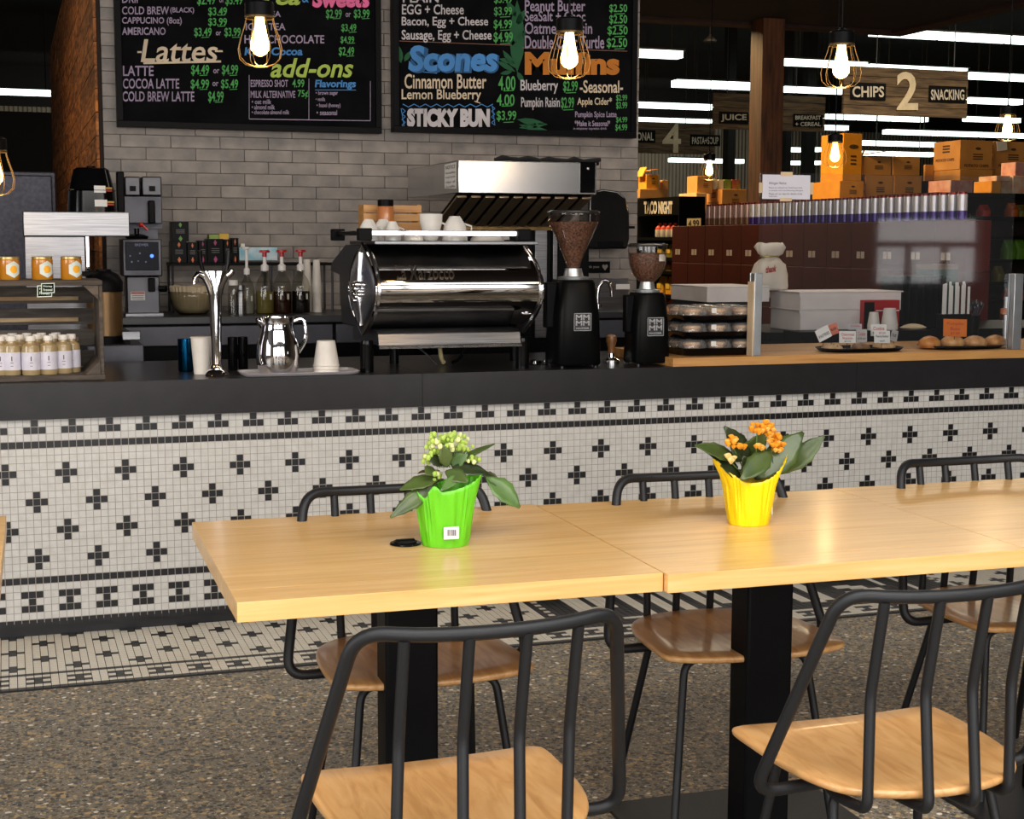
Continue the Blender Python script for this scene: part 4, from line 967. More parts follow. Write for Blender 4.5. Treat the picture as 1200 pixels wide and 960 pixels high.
# ------------------------------------------------------------------ espresso machine
YC=.24; HD=.235
em=thing('espresso_machine',(W(520,430,YC).x,YC,ZT+.0005),'large chrome espresso machine with lens-shaped end plates, its back to the room','espresso machine')
XL=W(426,340,YC).x; XR=W(612,340,YC).x; zT=W(426,285,YC).z; zB=W(430,392,YC).z; zM=(zT+zB)/2; hz=(zT-zB)/2
def lens(hw,hh,n=16,e=.78):
    a=[(YC-hw*math.cos(t)**1.0*1.0,zM+hh*math.sin(t)) for t in [PI*(-.5+i/n) for i in range(n+1)]]
    a=[(YC-hw*(1-abs((z-zM)/hh)**1.9),z) for _,z in a]
    return a+[(2*YC-y,z) for y,z in a[-2:0:-1]]
for X,s in ((XL,-1),(XR,1)):
    P0=lens(HD,hz); 
    pl=MB().ring_faces([[(X+s*d,YC+(y-YC)*q,zM+(z-zM)*q) for y,z in P0] for d,q in ((-.012,1),(.004,1),(.007,.97),(.012,.80),(.017,.5),(.019,.2))]).build('end_plate',mat('satin_chrome',(245,245,248),.24,1,c2=(228,228,232)),em,'polished lens-shaped plate',angle=50)
    MB().tube([(X+s*.004,y,z) for y,z in P0],.006,8,closed=True).build('trim_ring',M_chrome,pl)
    MB().tube([(X+s*.014,YC-.006,zM-hz*.8),(X+s*.021,YC-.006,zM-hz*.2),(X+s*.021,YC-.006,zM+hz*.2),(X+s*.014,YC-.006,zM+hz*.8)],.006,8).build('centre_rib',M_chrome,pl)
    e=MB(); rnd=random.Random(2)
    for i in range(16): e.ball((X+s*(.022+rnd.uniform(0,.008)),YC+rnd.uniform(-.03,.03),zM-.005+rnd.uniform(-.045,.045)),rnd.uniform(.009,.016),8)
    e.build('lion_emblem',M_chrome,pl,'chrome relief emblem',kind='stuff')
# back shell (cylindrical mirror) between plates
n=24; prof=[]
zt_=W(520,287,.1).z; zb_=W(520,386,.1).z
for i in range(n+1):
    t=-1+2*i/n; prof.append((YC-.215*(1-abs(t)**2.2)-.02,(zt_+zb_)/2+t*(zt_-zb_)/2))
prof2=prof+[(YC+.06,zt_),(YC+.06,zb_)]
sh_=MB().ring_faces([[(X,y,z) for y,z in prof2] for X in (XL+.013,XR-.013)]).build('back_shell',mat('mirror_steel',(190,188,186),.05,1,c2=(186,184,182)),em,'mirror-polished curved back shell',angle=40)
# script on the shell
ym=[min(y for y,z in prof if abs(z-zz)<.01) for zz in [zM]]
def shell_y(z):
    t=(z-(zt_+zb_)/2)/((zt_-zb_)/2); return YC-.215*(1-abs(t)**2.2)-.02
mb=MB()
fx0,fx1=W(461,316,.06).x,W(529,316,.06).x; fz0,fz1=W(495,327,.06).z,W(495,311,.06).z
put_text(mb,'La Marzocco',lambda u,v:(fx0+(fx1-fx0)*u,shell_y(fz0+(fz1-fz0)*v)-.002,fz0+(fz1-fz0)*v),0,.01,.2)
mb.build('chrome_script',mat('script_metal',(170,160,150),.3,1),em,smooth=False,solid=.001)
zt3=W(520,284,.15).z; zt4=zt_+.0006
MB().box(XL+.0,YC-.19,zt4,XR+.0,YC+.24,zt4+.014).build('cup_deck',M_steel,em,bevel=.003)
# dark rear body with group side hood (facing the barista)
MB().prism([(YC+.061,zb_),(YC+.38,zb_),(YC+.42,zM-.03),(YC+.42,zM+.045),(YC+.60,zM+.06),(YC+.56,zM+.10),(YC+.30,zt_),(YC+.061,zt_)],lambda a,b:(XL-.004,a,b),lambda a,b:(XR+.004,a,b)).build('front_body',mat('body_grey',(54,54,60),.3,.4),em,bevel=.004)
for i in range(3):
    x=XL+.12+i*.2; MB().lathe([(.034,-.07),(.036,-.02),(.04,0)],(x,YC+.35,zM-.06),20).tube([(x,YC+.36,zM-.12),(x+.02,YC+.5,zM-.13)],.012).build('group_head',M_chrome,em)
# base tray
mb=MB(); a,b=W(444,395,.06).x,W(611,395,.06).x; z0,z9=W(520,404,.06).z,W(520,387,.06).z
mb.prism([(.06,z0),(.5,z0),(.5,z9),(.10,z9+.0),(.075,z9-.012)],lambda y,z:(a,y,z),lambda y,z:(b,y,z)).build('base_tray',M_steel,em,bevel=.002)
MB().box(a-.0,.055,z0-.012,b,.09,z0-.0005).build('lower_rail',M_chrome,em)
for x,y,r in ((430,.085,8),(612,.085,8),(462,.46,5.5),(603,.46,6)):
    P=W(x,430,y); k=mpp(P)
    MB().lathe([(r*k,0),(r*k,.10),(r*1.02*k,.102),(r*.9*k,min(z0-ZT+.02,.16))],(P.x,y,ZT+.0005),24).build('leg',M_blkg,em)
# cup rail with joints
zr=W(520,273.5,YC-.2).z; yr=YC-.20; yR=YC+.27
xl,xr_=W(427,275,yr).x,W(613,275,yr).x
MB().obox(((xl+xr_)/2,yr,zr),(1,0,0),(0,1,0),(0,0,1),(xr_-xl)/2,.006,.011).build('cup_rail',M_chrome,em,bevel=.003)
for X in (xl,xr_):
    MB().box(X-.012,yr,zr-.009,X+.012,yR,zr+.009).build('side_rail',M_blkg,em,bevel=.003)
    for y in (yr,yR): MB().box(X-.026,y-.02,zt4+.0145,X+.026,y+.02,zr+.018).build('rail_joint',M_blk,em,bevel=.004)
MB().tube(smooth_path([W(485,404,.3),W(498,413,.3),W(512,427,.28)],.03),.004,8).build('hose',M_steel,em)
MB().tube(smooth_path([W(515,404,.3),W(517,420,.3),W(520,425,.28)],.03),.009,10).build('drain_hose',mat('cream_hose',(206,190,140),.6),em)
MB().tube(smooth_path([W(545,404,.3),W(540,420,.3),W(530,425,.28)],.03),.006,8).build('power_cord',M_blk,em)
# cups and things on the machine
zk=zt4+.0145
def pcup(x,y,Y,w,h,label,tilt=0,inv=True,m=None):
    P=W(x,y,Y); k=mpp(P); r=w/2*k; H=h*k*1.25
    t=thing('espresso_cup',(P.x,Y,zk),label,'cup','white cups on top of the espresso machine')
    pr=[(r,0),(r*.98,H*.3),(r*.85,H*.65),(r*.5,H*.93),(r*.42,H),(r*.36,H*.99)] if inv else [(r*.5,0),(r*.62,H*.1),(r*.95,H*.7),(r,H),(r*.93,H),(r*.5,H*.2)]
    MB().lathe(pr,n=28).build('cup_body',m or M_porc,t,world=False)
    MB().tube([(r*.88,0,H*.3),(r*1.35,0,H*.35),(r*1.35,0,H*.6),(r*.72,0,H*.7)],r*.09,8).build('handle',m or M_porc,t,world=False)
pcup(432,278,.12,24,20,'upside-down white cup nearest the left rail joint')
pcup(449,278,.22,24,20,'upside-down white cup second from the left, below the brown bottle')
pcup(460,278,.13,20,18,'upside-down white cup third from the left')
pcup(505,278,.16,28,25,'white cup lying with its rim up, left of the two domed cups',inv=False)
pcup(533,278,.16,30,23,'domed white cup turned over, right of centre on the machine')
pcup(485,278,.20,26,10,'low white saucer-like cup behind the rail')
pcup(571,278,.20,40,7,'flat white saucer stack near the right rail joint')
P=W(452,272,.36); k=mpp(P)
bo=thing('sauce_bottle',(P.x,.36,zk),'caramel-coloured bottle with black cap among the cups','bottle')
MB().lathe([(9*k,0),(9.5*k,2*k),(9.5*k,38*k),(8.5*k,40*k)],n=24).build('bottle_body',mat('caramel',(190,120,70),.3,coat=.3),bo,world=False)
MB().lathe([(9.3*k,40.2*k),(9.3*k,47*k),(8*k,48*k)],n=24).build('cap',M_blk,bo,world=False)
wc=thing('wooden_caddy',(W(468,262,.4).x,.44,zk),'small orange-brown slatted wooden box behind the bottle','box')
for i,(ya,yb) in enumerate(((240.5,249),(250.5,259),(260.5,270))):
    for (xa_,xb_,Y,d) in ((426,494,.42,.008),(426,494,.52,.008)):
        mb=MB(); pbox(mb,xa_,ya,xb_,yb,Y,d); mb.build('slat',M_board,wc,bevel=.001)
for x in (427.5,491): mb=MB(); pbox(mb,x-1.5,240,x+1.5,277,.4285,.09); mb.build('end_panel',M_board,wc)
# ------------------------------------------------------------------ grinders
M_bean=mat('coffee_beans',(124,86,66),.5,c2=(52,32,24),nscale=130,bump=1,bscale=260)
def grinder(xc,yb,Y,bw_,bh,hop,label,logo):
    P=W(xc,yb,Y); k=mpp(P)
    t=thing('coffee_grinder',(P.x,Y,ZT+.0005),label,'coffee grinder','black coffee grinders on the counter')
    w=bw_/2*k; H=bh*k
    MB().loft([(.010,w*.98,w*.95,0,0,4),(.018,w,w,0,0,4),(H*.6,w*.94,w*.96,0,0,3.6),(H*.96,w*.80,w*.86,0,0,3.4),(H,w*.74,w*.78,0,0,3.2)],48).build('grinder_body',mat('grinder_black',(8,9,10),.36,spec=.1),t,world=False,angle=50)
    for sx in (-1,1):
        for sy in (-1,1): MB().lathe([(.009,0),(.010,.006),(.007,.0098)],(sx*w*.72,sy*w*.7,0),12).build('foot',M_steel,t,world=False)
    MB().lathe([(w*.62,H+.0005),(w*.64,H+3*k),(w*.4,H+4*k),(w*.34,H+12*k),(w*.34,H+13*k)],n=28).build('collar',M_alu,t,world=False)
    pr=[(r*k,H+z*k) for r,z in hop]
    MB().lathe(pr,n=36,cap=(True,False)).build('hopper',M_smoke,t,world=False)
    q=len(pr)-1; full=[(r*.955,z+.002) for r,z in pr[:q]]
    MB().lathe(full,n=32).build('beans',M_bean,t,world=False)
    MB().lathe([(hop[-1][0]*k*1.03,pr[-1][1]),(hop[-1][0]*k*1.04,pr[-1][1]+2*k),(hop[-1][0]*k*.9,pr[-1][1]+4*k)],n=36).build('hopper_lid',mat('lid_smoke',(40,38,40),.2),t,world=False)
    MB().box(-w*1.22,-w*.25,H*.45,-w*.7,w*.25,H*.97).build('dosing_spout',M_blk,t,world=False,bevel=.006)
    lp=MB(); x0,y0,x1,y1=logo; f=pxf(x0,y0,x1,y1,Y-w-.002)
    a=W(x0,y1,Y-w-.0025);b=W(x1,y0,Y-w-.0025)
    lp.box(a.x,a.y,a.z,b.x,a.y+.006,b.z)
    pl=lp.build('logo_plate',mat('plate_dark',(40,40,42),.4),t,smooth=False,bevel=.001)
    tx=MB(); F=lambda u0,v0,u1,v1:(lambda u,v:Vector((a.x+(b.x-a.x)*(u0+(u1-u0)*u),a.y-.0008,a.z+(b.z-a.z)*(v0+(v1-v0)*v))))
    put_text(tx,'MM',F(.1,.62,.9,.92),0,.025); put_text(tx,'MM',F(.1,.3,.9,.58),0,.025); put_text(tx,'MAZZER',F(.12,.1,.88,.2),0,.03)
    for u0,v0,u1,v1 in ((0,0,1,.03),(0,.97,1,1),(0,0,.03,1),(.97,0,1,1)):
        f=F(u0,v0,u1,v1); n=tx.vs([f(0,0),f(1,0),f(1,1),f(0,1)]); tx.fc(range(n,n+4))
    tx.build('logo_letters',mat('silver_print',(170,172,176),.5),pl,smooth=False)
grinder(671,432.5,.12,58,101,[(7,13),(9,20),(18,42),(29.5,66),(29.8,76)],'large black grinder with a tall cone hopper full of beans, beside the espresso machine',(672.5,367,693,388))
grinder(757,431,.12,47,84,[(9,12),(16,19),(21,32),(22.5,45),(22.5,53)],'smaller black grinder with a rounded bean hopper, left of the clamshell boxes',(758.5,372,778,394))
# small white sticker on smaller hopper
P=W(771,302,.12); k=mpp(P); sx_=MB(); q0=W(757,302,.12).x; sx_.patch(lambda u,v:(q0+22.7*k*math.cos(-1.25+.75*u),.12+22.7*k*math.sin(-1.25+.75*u),P.z+(v-.5)*8*k),8); 
g2=[o for o in bpy.data.objects if o.name.startswith('coffee_grinder')][-1]; sx_.build('hopper_sticker',M_paperw,g2,smooth=False)
# tamper / portafilter
P=W(716,432,.2); k=mpp(P)
ta=thing('tamper',(P.x,.2,ZT+.0005),'wood-handled chrome tamper between the two grinders','tamper')
MB().lathe([(10*k,0),(10*k,4*k),(4*k,7*k),(3.5*k,12*k)],n=24).build('base',M_chrome,ta,world=False)
MB().lathe([(4*k,12.1*k),(4*k,18*k),(6.5*k,27*k),(6*k,32*k),(3*k,34*k)],n=20).build('wood_handle',mat('tamper_wood',(140,96,54),.35,c2=(96,60,30)),ta,world=False)
for x,l in ((628,'flat steel knock ring lying right of the machine leg'),(640,'small steel lid next to the large grinder foot')):
    P=W(x,432,.22); k=mpp(P); q=MB().lathe([(8*k,0),(9*k,2*k),(7*k,5*k),(3*k,6*k)],n=20).build('knock_ring',M_chrome); q.location+=Vector((P.x,.22,ZT+.0005)); tag(q,l,'ring')
# faucet
fq=thing('gooseneck_faucet',(W(716,390,1.9).x,1.9,1.0455),'chrome gooseneck faucet in front of a steel splash panel','faucet')
c_=W(700,390,1.9); 
MB().tube([(c_.x,1.9,1.0455)]+[W(x,y,1.9) for x,y in ((700,372),(700,345),(701.5,336),(706,330),(710,329.5),(714,332),(716,338),(716.5,348))],.011,12).build('spout',M_chrome,fq,angle=60)
MB().lathe([(.02,0),(.02,.03),(.014,.034)],(c_.x,1.9,1.0455)).build('base',M_chrome,fq)
mb=MB(); pbox(mb,690,326,736,392,2.32,.02); q=mb.build('splash_panel',M_steel,bevel=.002); tag(q,'upright steel splash panel behind the faucet','panel')
mb=MB(); pbox(mb,722,333,738,339,2.3185,.001); q=mb.build('wall_sticker',M_paperw,smooth=False); tag(q,'small white sticker at the top right of the splash panel','sticker')
# towel dispenser
Yv=2.2
td=thing('towel_dispenser',(W(712,292,Yv).x,Yv+.07,W(712,292,Yv).z),'glossy black paper towel dispenser high on the wall right of the hood','towel dispenser')
pts=[(689,292),(690,232),(696,224),(708,221.5),(724,224),(734,232),(738,250),(738,280),(735,292)]
mb=MB(); mb.prism([(W(x,y,Yv).x,W(x,y,Yv).z) for x,y in pts],lambda a,b:(a,Yv,b),lambda a,b:(a,2.347,b)).build('cover',mat('smoked_plastic',(20,19,20),.15,coat=.5),td,bevel=.012,seg=3)
mb=MB(); pbox(mb,700,283,730,289,Yv-.004,.0035); mb.build('paper_slot',M_blk,td)
mb=MB(); pbox(mb,735,265,744,268,Yv+.02,.02); mb.build('lever',M_blk,td)
sn=thing('wall_sign',W(697,320,2.33),'small black wall sign with a pale heart and lettering','sign')
mb=MB(); pbox(mb,680,306.5,715,320,2.335,.01); mb.build('plate',M_blk,sn,bevel=.001)
tx=MB(); hx=[(0,-1),(.9,.1),(1,.6),(.6,1),(.2,.85),(0,.5),(-.2,.85),(-.6,1),(-1,.6),(-.9,.1)]; c_=W(709,313.5,2.334); k=mpp(c_)*3.6
n=tx.vs([(c_.x+u*k,2.3342,c_.z+v*k) for u,v in hx]); tx.fc(range(n,n+10)); put_text(tx,'thank you',pxf(683,311,702,315,2.3342),0)
tx.build('heart_print',mat('print_beige',(150,140,132),.7),sn,smooth=False)
# ------------------------------------------------------------------ exhaust hood over oven
Yo=.95
ho=thing('exhaust_hood',(W(600,350,Yo).x,Yo+.3,1.0),'stainless exhaust hood with sloping baffle filters behind the espresso machine','exhaust hood')
xl,xr_=W(537,210,Yo).x,W(699,210,Yo).x; z1_,z0_=W(600,189,Yo).z,W(600,227,Yo).z
P2=WX(478,215,xl); yb=min(max(P2.y,Yo+.5),Yo+1.3)
MB().box(xl,Yo,z0_,xr_,yb,z1_).build('hood_box',mat('hood_steel',(196,196,196),.2,1,c2=(180,180,182),nscale=3),ho,bevel=.003)
mb=MB(); pbox(mb,680,190,697.5,226,Yo-.004,.0035); mb.build('control_panel',M_blkg,ho)
mb=MB(); c_=W(689,198,Yo-.006); mb.ball(c_,.008); mb.build('panel_light',M_chrome,ho)
mb=MB(); pbox(mb,521,190,536,221,Yo-.004,.0035); 
lb=MB(); a=xl-.0015; n=lb.vs([(a,WX(521,205,a).y,WX(521,221,a).z),(a,WX(535,205,a).y,WX(535,221,a).z),(a,WX(535,205,a).y,WX(535,190,a).z),(a,WX(521,205,a).y,WX(521,193,a).z)]); lb.fc(range(n,n+4)); 
lbo=lb.build('notice_label',M_paperw,ho,smooth=False)
tx=MB()
ya,yb_=WX(522.5,205,a).y,WX(533.5,205,a).y; zz=WX(528,192.5,a).z; zl=WX(528,220,a).z
for i,(s,h_) in enumerate((('NOTICE',.16),('hot surface',.1),('keep hands',.1),('clear of',.1),('the baffles',.1))):
    v0=1-.2*(i+1); put_text(tx,s,lambda u,v,v0=v0,h_=h_:(a-.0008,ya+(yb_-ya)*u,zl+(zz-zl)*(v0+h_*v)),0,.0)
tx.build('label_print',M_text[0],lbo,smooth=False)
# sloping baffles under the hood
ztop=z0_-.002; zl_=W(600,263,Yo+.0).z
yA,yB_=Yo+.03,Yo+.42
back=MB().obox(((xl+xr_)/2,(yA+yB_)/2+.01,(ztop+zl_)/2+.005),(1,0,0),(0,yB_-yA,zl_-ztop),(0,(ztop-zl_),(yB_-yA)),(xr_-xl)/2-.006,math.hypot(yB_-yA,zl_-ztop)/2-.01,.003).build('baffle_tray',M_blk,ho,smooth=False)
nb=10
for i in range(nb):
    x=xl+.03+(xr_-xl-.06)*i/(nb-1)
    MB().obox((x,(yA+yB_)/2-.002,(ztop+zl_)/2-.006),(1,0,0),(0,yB_-yA,zl_-ztop),(0,(ztop-zl_),(yB_-yA)),.023,math.hypot(yB_-yA,zl_-ztop)/2-.015,.006).build('baffle',mat('baffle_bronze',(190,168,140),.45,1),ho,bevel=.003)
# oven frame below
ov=thing('oven_stand',(W(600,300,1.45).x,1.55,0),'dark oven with steel frame standing below the exhaust hood','oven')
Yq=1.42
mb=MB(); pbox(mb,520,262,690,270,Yq,.25); mb.build('top_rail',mat('bronze_trim',(120,96,60),.3,.8),ov,bevel=.002)
mb=MB(); pbox(mb,540,270.3,690,395,Yq+.04,.22); mb.build('oven_body',M_blk,ov,bevel=.003)
for x0_,x1_ in ((627,641),(648,653)): mb=MB(); pbox(mb,x0_,268,x1_,396,Yq+.005,.033); mb.build('steel_post',M_steel,ov,bevel=.002)
mb=MB(); mb.box(W(522,300,Yq).x,Yq+.02,.0,W(688,300,Yq).x,Yq+.24,W(600,395.2,Yq).z); mb.build('base',M_blk,ov)
# black hose / cloth on hood
hz_=z1_+.0005; 
mb=MB(); pts=[]; rnd=random.Random(4)
pts=[(W(578+i*9.5,186,Yo+.2).x,Yo+.2+rnd.uniform(-.03,.03),hz_+.014+.012*math.sin(i*1.1)**2) for i in range(14)]
mb.tube(pts,[.008+.006*abs(math.sin(i*1.7)) for i in range(14)],10)
mb.tube([(p[0]+.01,p[1]+.05,hz_+.014) for p in pts[4:]],.013,8)
q=mb.build('black_hose',mat('black_fabric',(16,16,17),.9,bump=1,bscale=200)); tag(q,'crumpled black hose lying along the top of the exhaust hood','hose')
# ------------------------------------------------------------------ pine board, clamshells, sneeze guard, pastries
bx0=W(787,426,-.02).x
pb=thing('pine_worktop_board',(4.2,.3,ZT+.0005),'long pale pine board laid on the dark counter under the sneeze guard','board')
BZ=ZT+.036
for k in range(6):
    MB().box(bx0+.0,-.036+k*.105,ZT+.0005,6.1,-.036+(k+1)*.105-.0008,BZ).build('stave',M_board,pb,bevel=.0015 if k==0 else 0,smooth=False)
BZ+=.0005
M_muf=mat('cookie_pale',(226,190,150),.8,c2=(160,108,66),nscale=40,bump=.5)
def clamshell():
    t=thing('pastry_clamshell',(0,0,0),'x','pastry box','clamshell boxes on the pine board')
    MB().loft([(0,.158,.115,0,0,8),(.006,.165,.122,0,0,8),(.026,.176,.132,0,0,8),(.030,.180,.136,0,0,8),(.031,.178,.134,0,0,8)],48).build('black_base',M_blkg,t,world=False)
    for i in range(3):
        for j in range(2):
            x=-.112+i*.112; y=-.062+j*.124
            rnd=random.Random(i*3+j); MB().loft([(.0315,.030,.03),(.044,.040,.038),(.053,.034,.034),(.058,.015,.015)],16).build('cookie',M_muf,t,world=False)
            o=bpy.data.objects[-1] if 0 else None
            q=[c for c in bpy.data.objects if c.parent is t and c.name.startswith('cookie')][-1]
            q.location=(x,y,0)
            MB().loft([(.0312,.053,.056,x,y,3.5),(.058,.049,.052,x,y,3.5),(.066,.042,.045,x,y,3),(.0665,.03,.03,x,y,3)],24,cap=(False,True)).build('dome_lid',M_plast,t,world=False,angle=60)
    for x in (-.06,.12): MB().box(x,-.1345,.040,x+.022,-.134,.060).build('sticker',M_paperw,t,world=False,smooth=False)
    return t
cl=clamshell(); ctree_=tree(cl); P=W(831,418,.10)
for i,l in enumerate(('bottom clamshell of pastries in the stack of three','middle clamshell of pastries in the stack of three','top clamshell of pastries in the stack of three')):
    loc=(W(832,415,.14).x,.145,BZ+i*.0668)
    if i==0: cl.location=loc; cl['label']=l
    else: copy_tree(ctree_,loc,l)
Yg_=.0
gd=thing('sneeze_guard',(W(1035,410,Yg_).x,Yg_,BZ),'clear plexiglass sneeze guard between two aluminium posts with a taped notice','sneeze guard')
ga,gb=W(889,300,Yg_).x,W(1186,300,Yg_).x; gt=W(889,202,Yg_).z
MB().box(ga,Yg_-.002,BZ+.012,gb,Yg_+.003,gt).build('plexiglass_pane',M_plexi,gd,smooth=False)
for x0_,x1_,yt in ((881,890,320),(1184,1194,321)):
    a,b=W(x0_,400,Yg_-.02).x,W(x1_,400,Yg_-.02).x; z9=W(x0_,yt,Yg_-.02).z
    MB().box(a,Yg_-.035,BZ,b,Yg_-.0025,z9).box(a,Yg_+.0035,BZ,b,Yg_+.012,z9).build('aluminium_post',M_alu,gd,bevel=.002)
MB().box(W(881,400,Yg_-.02).x-.006,Yg_-.034,BZ,W(881,400,Yg_-.02).x-.0003,Yg_+.012,W(880,330,Yg_).z).build('beige_edge',mat('post_beige',(206,182,150),.5),gd)
nt_=MB(); pbox(nt_,893.5,205,949.5,233.5,Yg_-.0042,.0012); no=nt_.build('notice_paper',mat('paper_cool',(214,214,226),.7,c2=(208,208,222)),gd,'white allergen notice',smooth=False)
tx=MB(); 
for s,x0_,y0_,x1_,y1_ in (('Allergen Notice',901,213,921.5,217),('Please be advised our food may come',901,219,940,221.5),('in contact with the following allergens',901,222.3,941,224.6),('Please ask our team for details of this',901,226,940,228.3),('food item.',901,229,911,231)):
    put_text(tx,s,pxf(x0_,y0_,x1_,y1_,Yg_-.0048),0,.0)
tx.build('notice_text',mat('ink_navy',(30,30,60),.7),no,smooth=False)
for r_ in ((915,201.5,929,206.5),(914,232,928,236),(889.5,214,894,226),(949,214,953,228)):
    t_=MB(); pbox(t_,*r_,Yg_-.0052,.0008); t_.build('tape',mat('masking_tape',(220,196,160),.6),gd,smooth=False)
def oval_tray(x0,x1,yc,Y,label):
    P=W((x0+x1)/2,yc,Y); k=mpp(P); r=(x1-x0)/2*k*.98
    t=MB().loft([(0,r*.9,.095,0,0,2.6),(.003,r*.92,.10,0,0,2.6),(.016,r,.115,0,0,2.6),(.017,r*.985,.112,0,0,2.6),(.005,r*.91,.098,0,0,2.6)],40)
    q=t.build('serving_platter',M_blk); q.location+=Vector((P.x,Y,BZ)); tag(q,label,'platter'); return P.x
oval_tray(952,1062,410,.10,'black oval platter of cookies with small white price cards')
oval_tray(1071,1180,408,.12,'black oval platter of glazed buns with an orange card')
def bun(x,y,Y,w,h,c,c2,name,label,group,top=None,bz=.006):
    P=W(x,y,Y); k=mpp(P); r=w/2*k; H=h*k
    t=thing(name,(P.x,Y,BZ+bz),label,'pastry',group)
    MB().loft([(0,r*.8,r*.75),(H*.25,r,r*.9),(H*.6,r*.9,r*.82),(H*.88,r*.55,r*.5),(H,r*.15,r*.15)],24).build('crumb',mat('bun_%d_%d'%(c[0],c[1]),c,.45,c2=c2,nscale=30,coat=.15,bump=.3),t,world=False,angle=70)
    if top: 
        M=MB(); rnd=random.Random(int(x)); 
        for i in range(9): a=rnd.uniform(0,6.28); q=rnd.uniform(0,.5)*r; M.ball((q*math.cos(a),q*math.sin(a)-.2*r,H*.92-.3*q),r*.13,6,.5)
        M.build('topping',top,t,world=False,kind='stuff')
    return t
icing=mat('icing_white',(232,222,222),.4); choc=mat('choc_bits',(50,30,24),.5)
bun(1089,408,.10,27,14,(206,140,62),(176,100,36),'glazed_bun','glazed golden bun at the left front of the right-hand platter','buns on the platter')
bun(1090,399,.18,26,12,(206,140,62),(176,100,36),'glazed_bun','golden bun behind the left front bun','buns on the platter')
bun(1116,408,.10,29,15,(212,164,104),(180,120,60),'glazed_bun','pale golden bun just below the orange card','buns on the platter')
bun(1142,409,.11,30,13,(212,160,104),(180,120,64),'glazed_bun','bun with white icing, third from the left','buns on the platter',icing)
bun(1166,409,.12,28,13,(206,150,84),(176,110,50),'glazed_bun','golden bun at the right end of the platter','buns on the platter')
bun(975,411,.10,26,7,(214,180,136),(180,140,96),'cookie','pale chocolate-chip cookie at the left of the card-filled platter','cookies on the platter',choc)
bun(1008,411,.10,24,8,(150,110,70),(110,76,44),'cookie','brown oat cookie at the middle of the card-filled platter','cookies on the platter')
bun(1036,410,.10,28,9,(216,178,128),(184,140,90),'cookie','pale cookie at the right of the card-filled platter','cookies on the platter')
def card(x0,y0,x1,y1,Y,m,label,lines,tilt=0,ink=None,stand=True):
    P=W((x0+x1)/2,y1,Y); t=thing('price_card',(P.x,Y,BZ+.006),label,'price card','price cards on the cookie platter' if m is M_paperw else None)
    a=W(x0,y1,Y);b=W(x1,y1,Y);c=W(x0,y0,Y); ctr=(b+c)/2; ca,sa=math.cos(tilt),math.sin(tilt)
    def rotp(p): d=p-ctr; return ctr+Vector((d.x*ca-d.z*sa,0,d.x*sa+d.z*ca))
    f=lambda u,v,o=0:rotp(a+(b-a)*u+(c-a)*v)+Vector((0,-o,0))
    mb=MB(); n=mb.vs([f(0,0),f(1,0),f(1,1),f(0,1)]); mb.fc(range(n,n+4)); mb.build('card_face',m,t,smooth=False,solid=.0008)
    tx=MB()
    for s,u0,v0,u1,v1,mi in lines: put_text(tx,s,lambda u,v:f(u0+(u1-u0)*u,v0+(v1-v0)*v,.0008),mi,.01)
    tx.build('card_writing',[M_text[0],mat('ink_red',(190,60,50),.7)],t,smooth=False)
    MB().tube([Vector((ctr.x,Y+.003,BZ+.006)),Vector((ctr.x,Y+.003,f(.5,.3).z))],.0012,6).build('card_stand',M_blk,t)
SC=[('Cookie',.15,.5,.85,.8,1),('$2.50 each',.12,.2,.88,.36,0)]
card(957,383.5,973,398.5,.05,M_paperw,'tilted white card at the left of the platter',[('PASTRIES',.1,.25,.9,.5,0)],.45)
card(968,380,982,393,.09,mat('card_coral',(214,120,96),.7),'small coral red card tilted on the left of the platter',[('fresh',.15,.4,.85,.7,0)],.3)
card(983.5,388,1003,402,.04,M_paperw,'front white card with red writing at the platter middle',[('Oatmeal',.1,.6,.9,.85,1),('Raisin',.2,.3,.8,.52,1),('$2.50',.3,.06,.7,.2,0)])
card(1003.5,386,1016,401,.08,mat('card_grey',(190,186,182),.7),'greyish card just right of the front middle card',SC)
card(994,379.5,1010,386.5,.11,mat('card_grey2',(176,176,178),.7),'pale grey card standing behind the front middle card',SC[:1])
card(1020.5,380,1039,394,.09,M_paperw,'white card standing behind the right-hand front card',SC)
card(1024.5,387.5,1043,402,.04,M_paperw,'right-hand front white card with dark lettering',[('Peanut Butter',.1,.45,.9,.65,0),('$2.50',.3,.7,.7,.9,1),('each',.35,.1,.65,.25,0)])
card(1044,387,1052,400,.08,mat('card_grey3',(170,166,164),.7),'narrow grey card at the right end of the cookie platter',[('nut',.2,.4,.8,.7,0)],-.2)
card(1105.5,374,1133,394.5,.06,mat('card_orange',(226,118,32),.6),'bright orange card above the buns',[('Pumpkin',.15,.62,.85,.82,1),('Buns',.3,.36,.7,.54,1),('$3.49',.3,.1,.7,.26,1)],-.02)
# ------------------------------------------------------------------ prep table and goods behind the guard
Yr=1.05; zpt=W(1000,388,Yr).z
pt=thing('prep_table',(4.3,1.4,0),'black prep table behind the sneeze guard carrying flat white boxes','table')
pxl=W(899,388,Yr).x
MB().box(pxl,Yr,zpt-.04,6.2,1.75,zpt).build('worktop',M_blk,pt,bevel=.003)
MB().box(pxl+.05,Yr+.05,.0,6.1,1.7,zpt-.0405).build('carcass',mat('dark_panel',(34,32,32),.5),pt)
zpt+=.0005
def cbox(a,b,c,yt,yb,Y,z0=None):
    ym=(yt+yb)/2; X0=W(b,ym,Y).x; X1=W(c,ym,Y).x; zt=W(b,yt,Y).z; zb=W(b,yb,Y).z if z0 is None else z0
    dep=max(.03,min(WX(a,ym,X0).y-Y,1.2)) if a<b-1 else .3
    return X0,X1,Y,Y+dep,zb,zt
M_pz=mat('pizza_box_white',(226,218,214),.8,c2=(216,206,202))
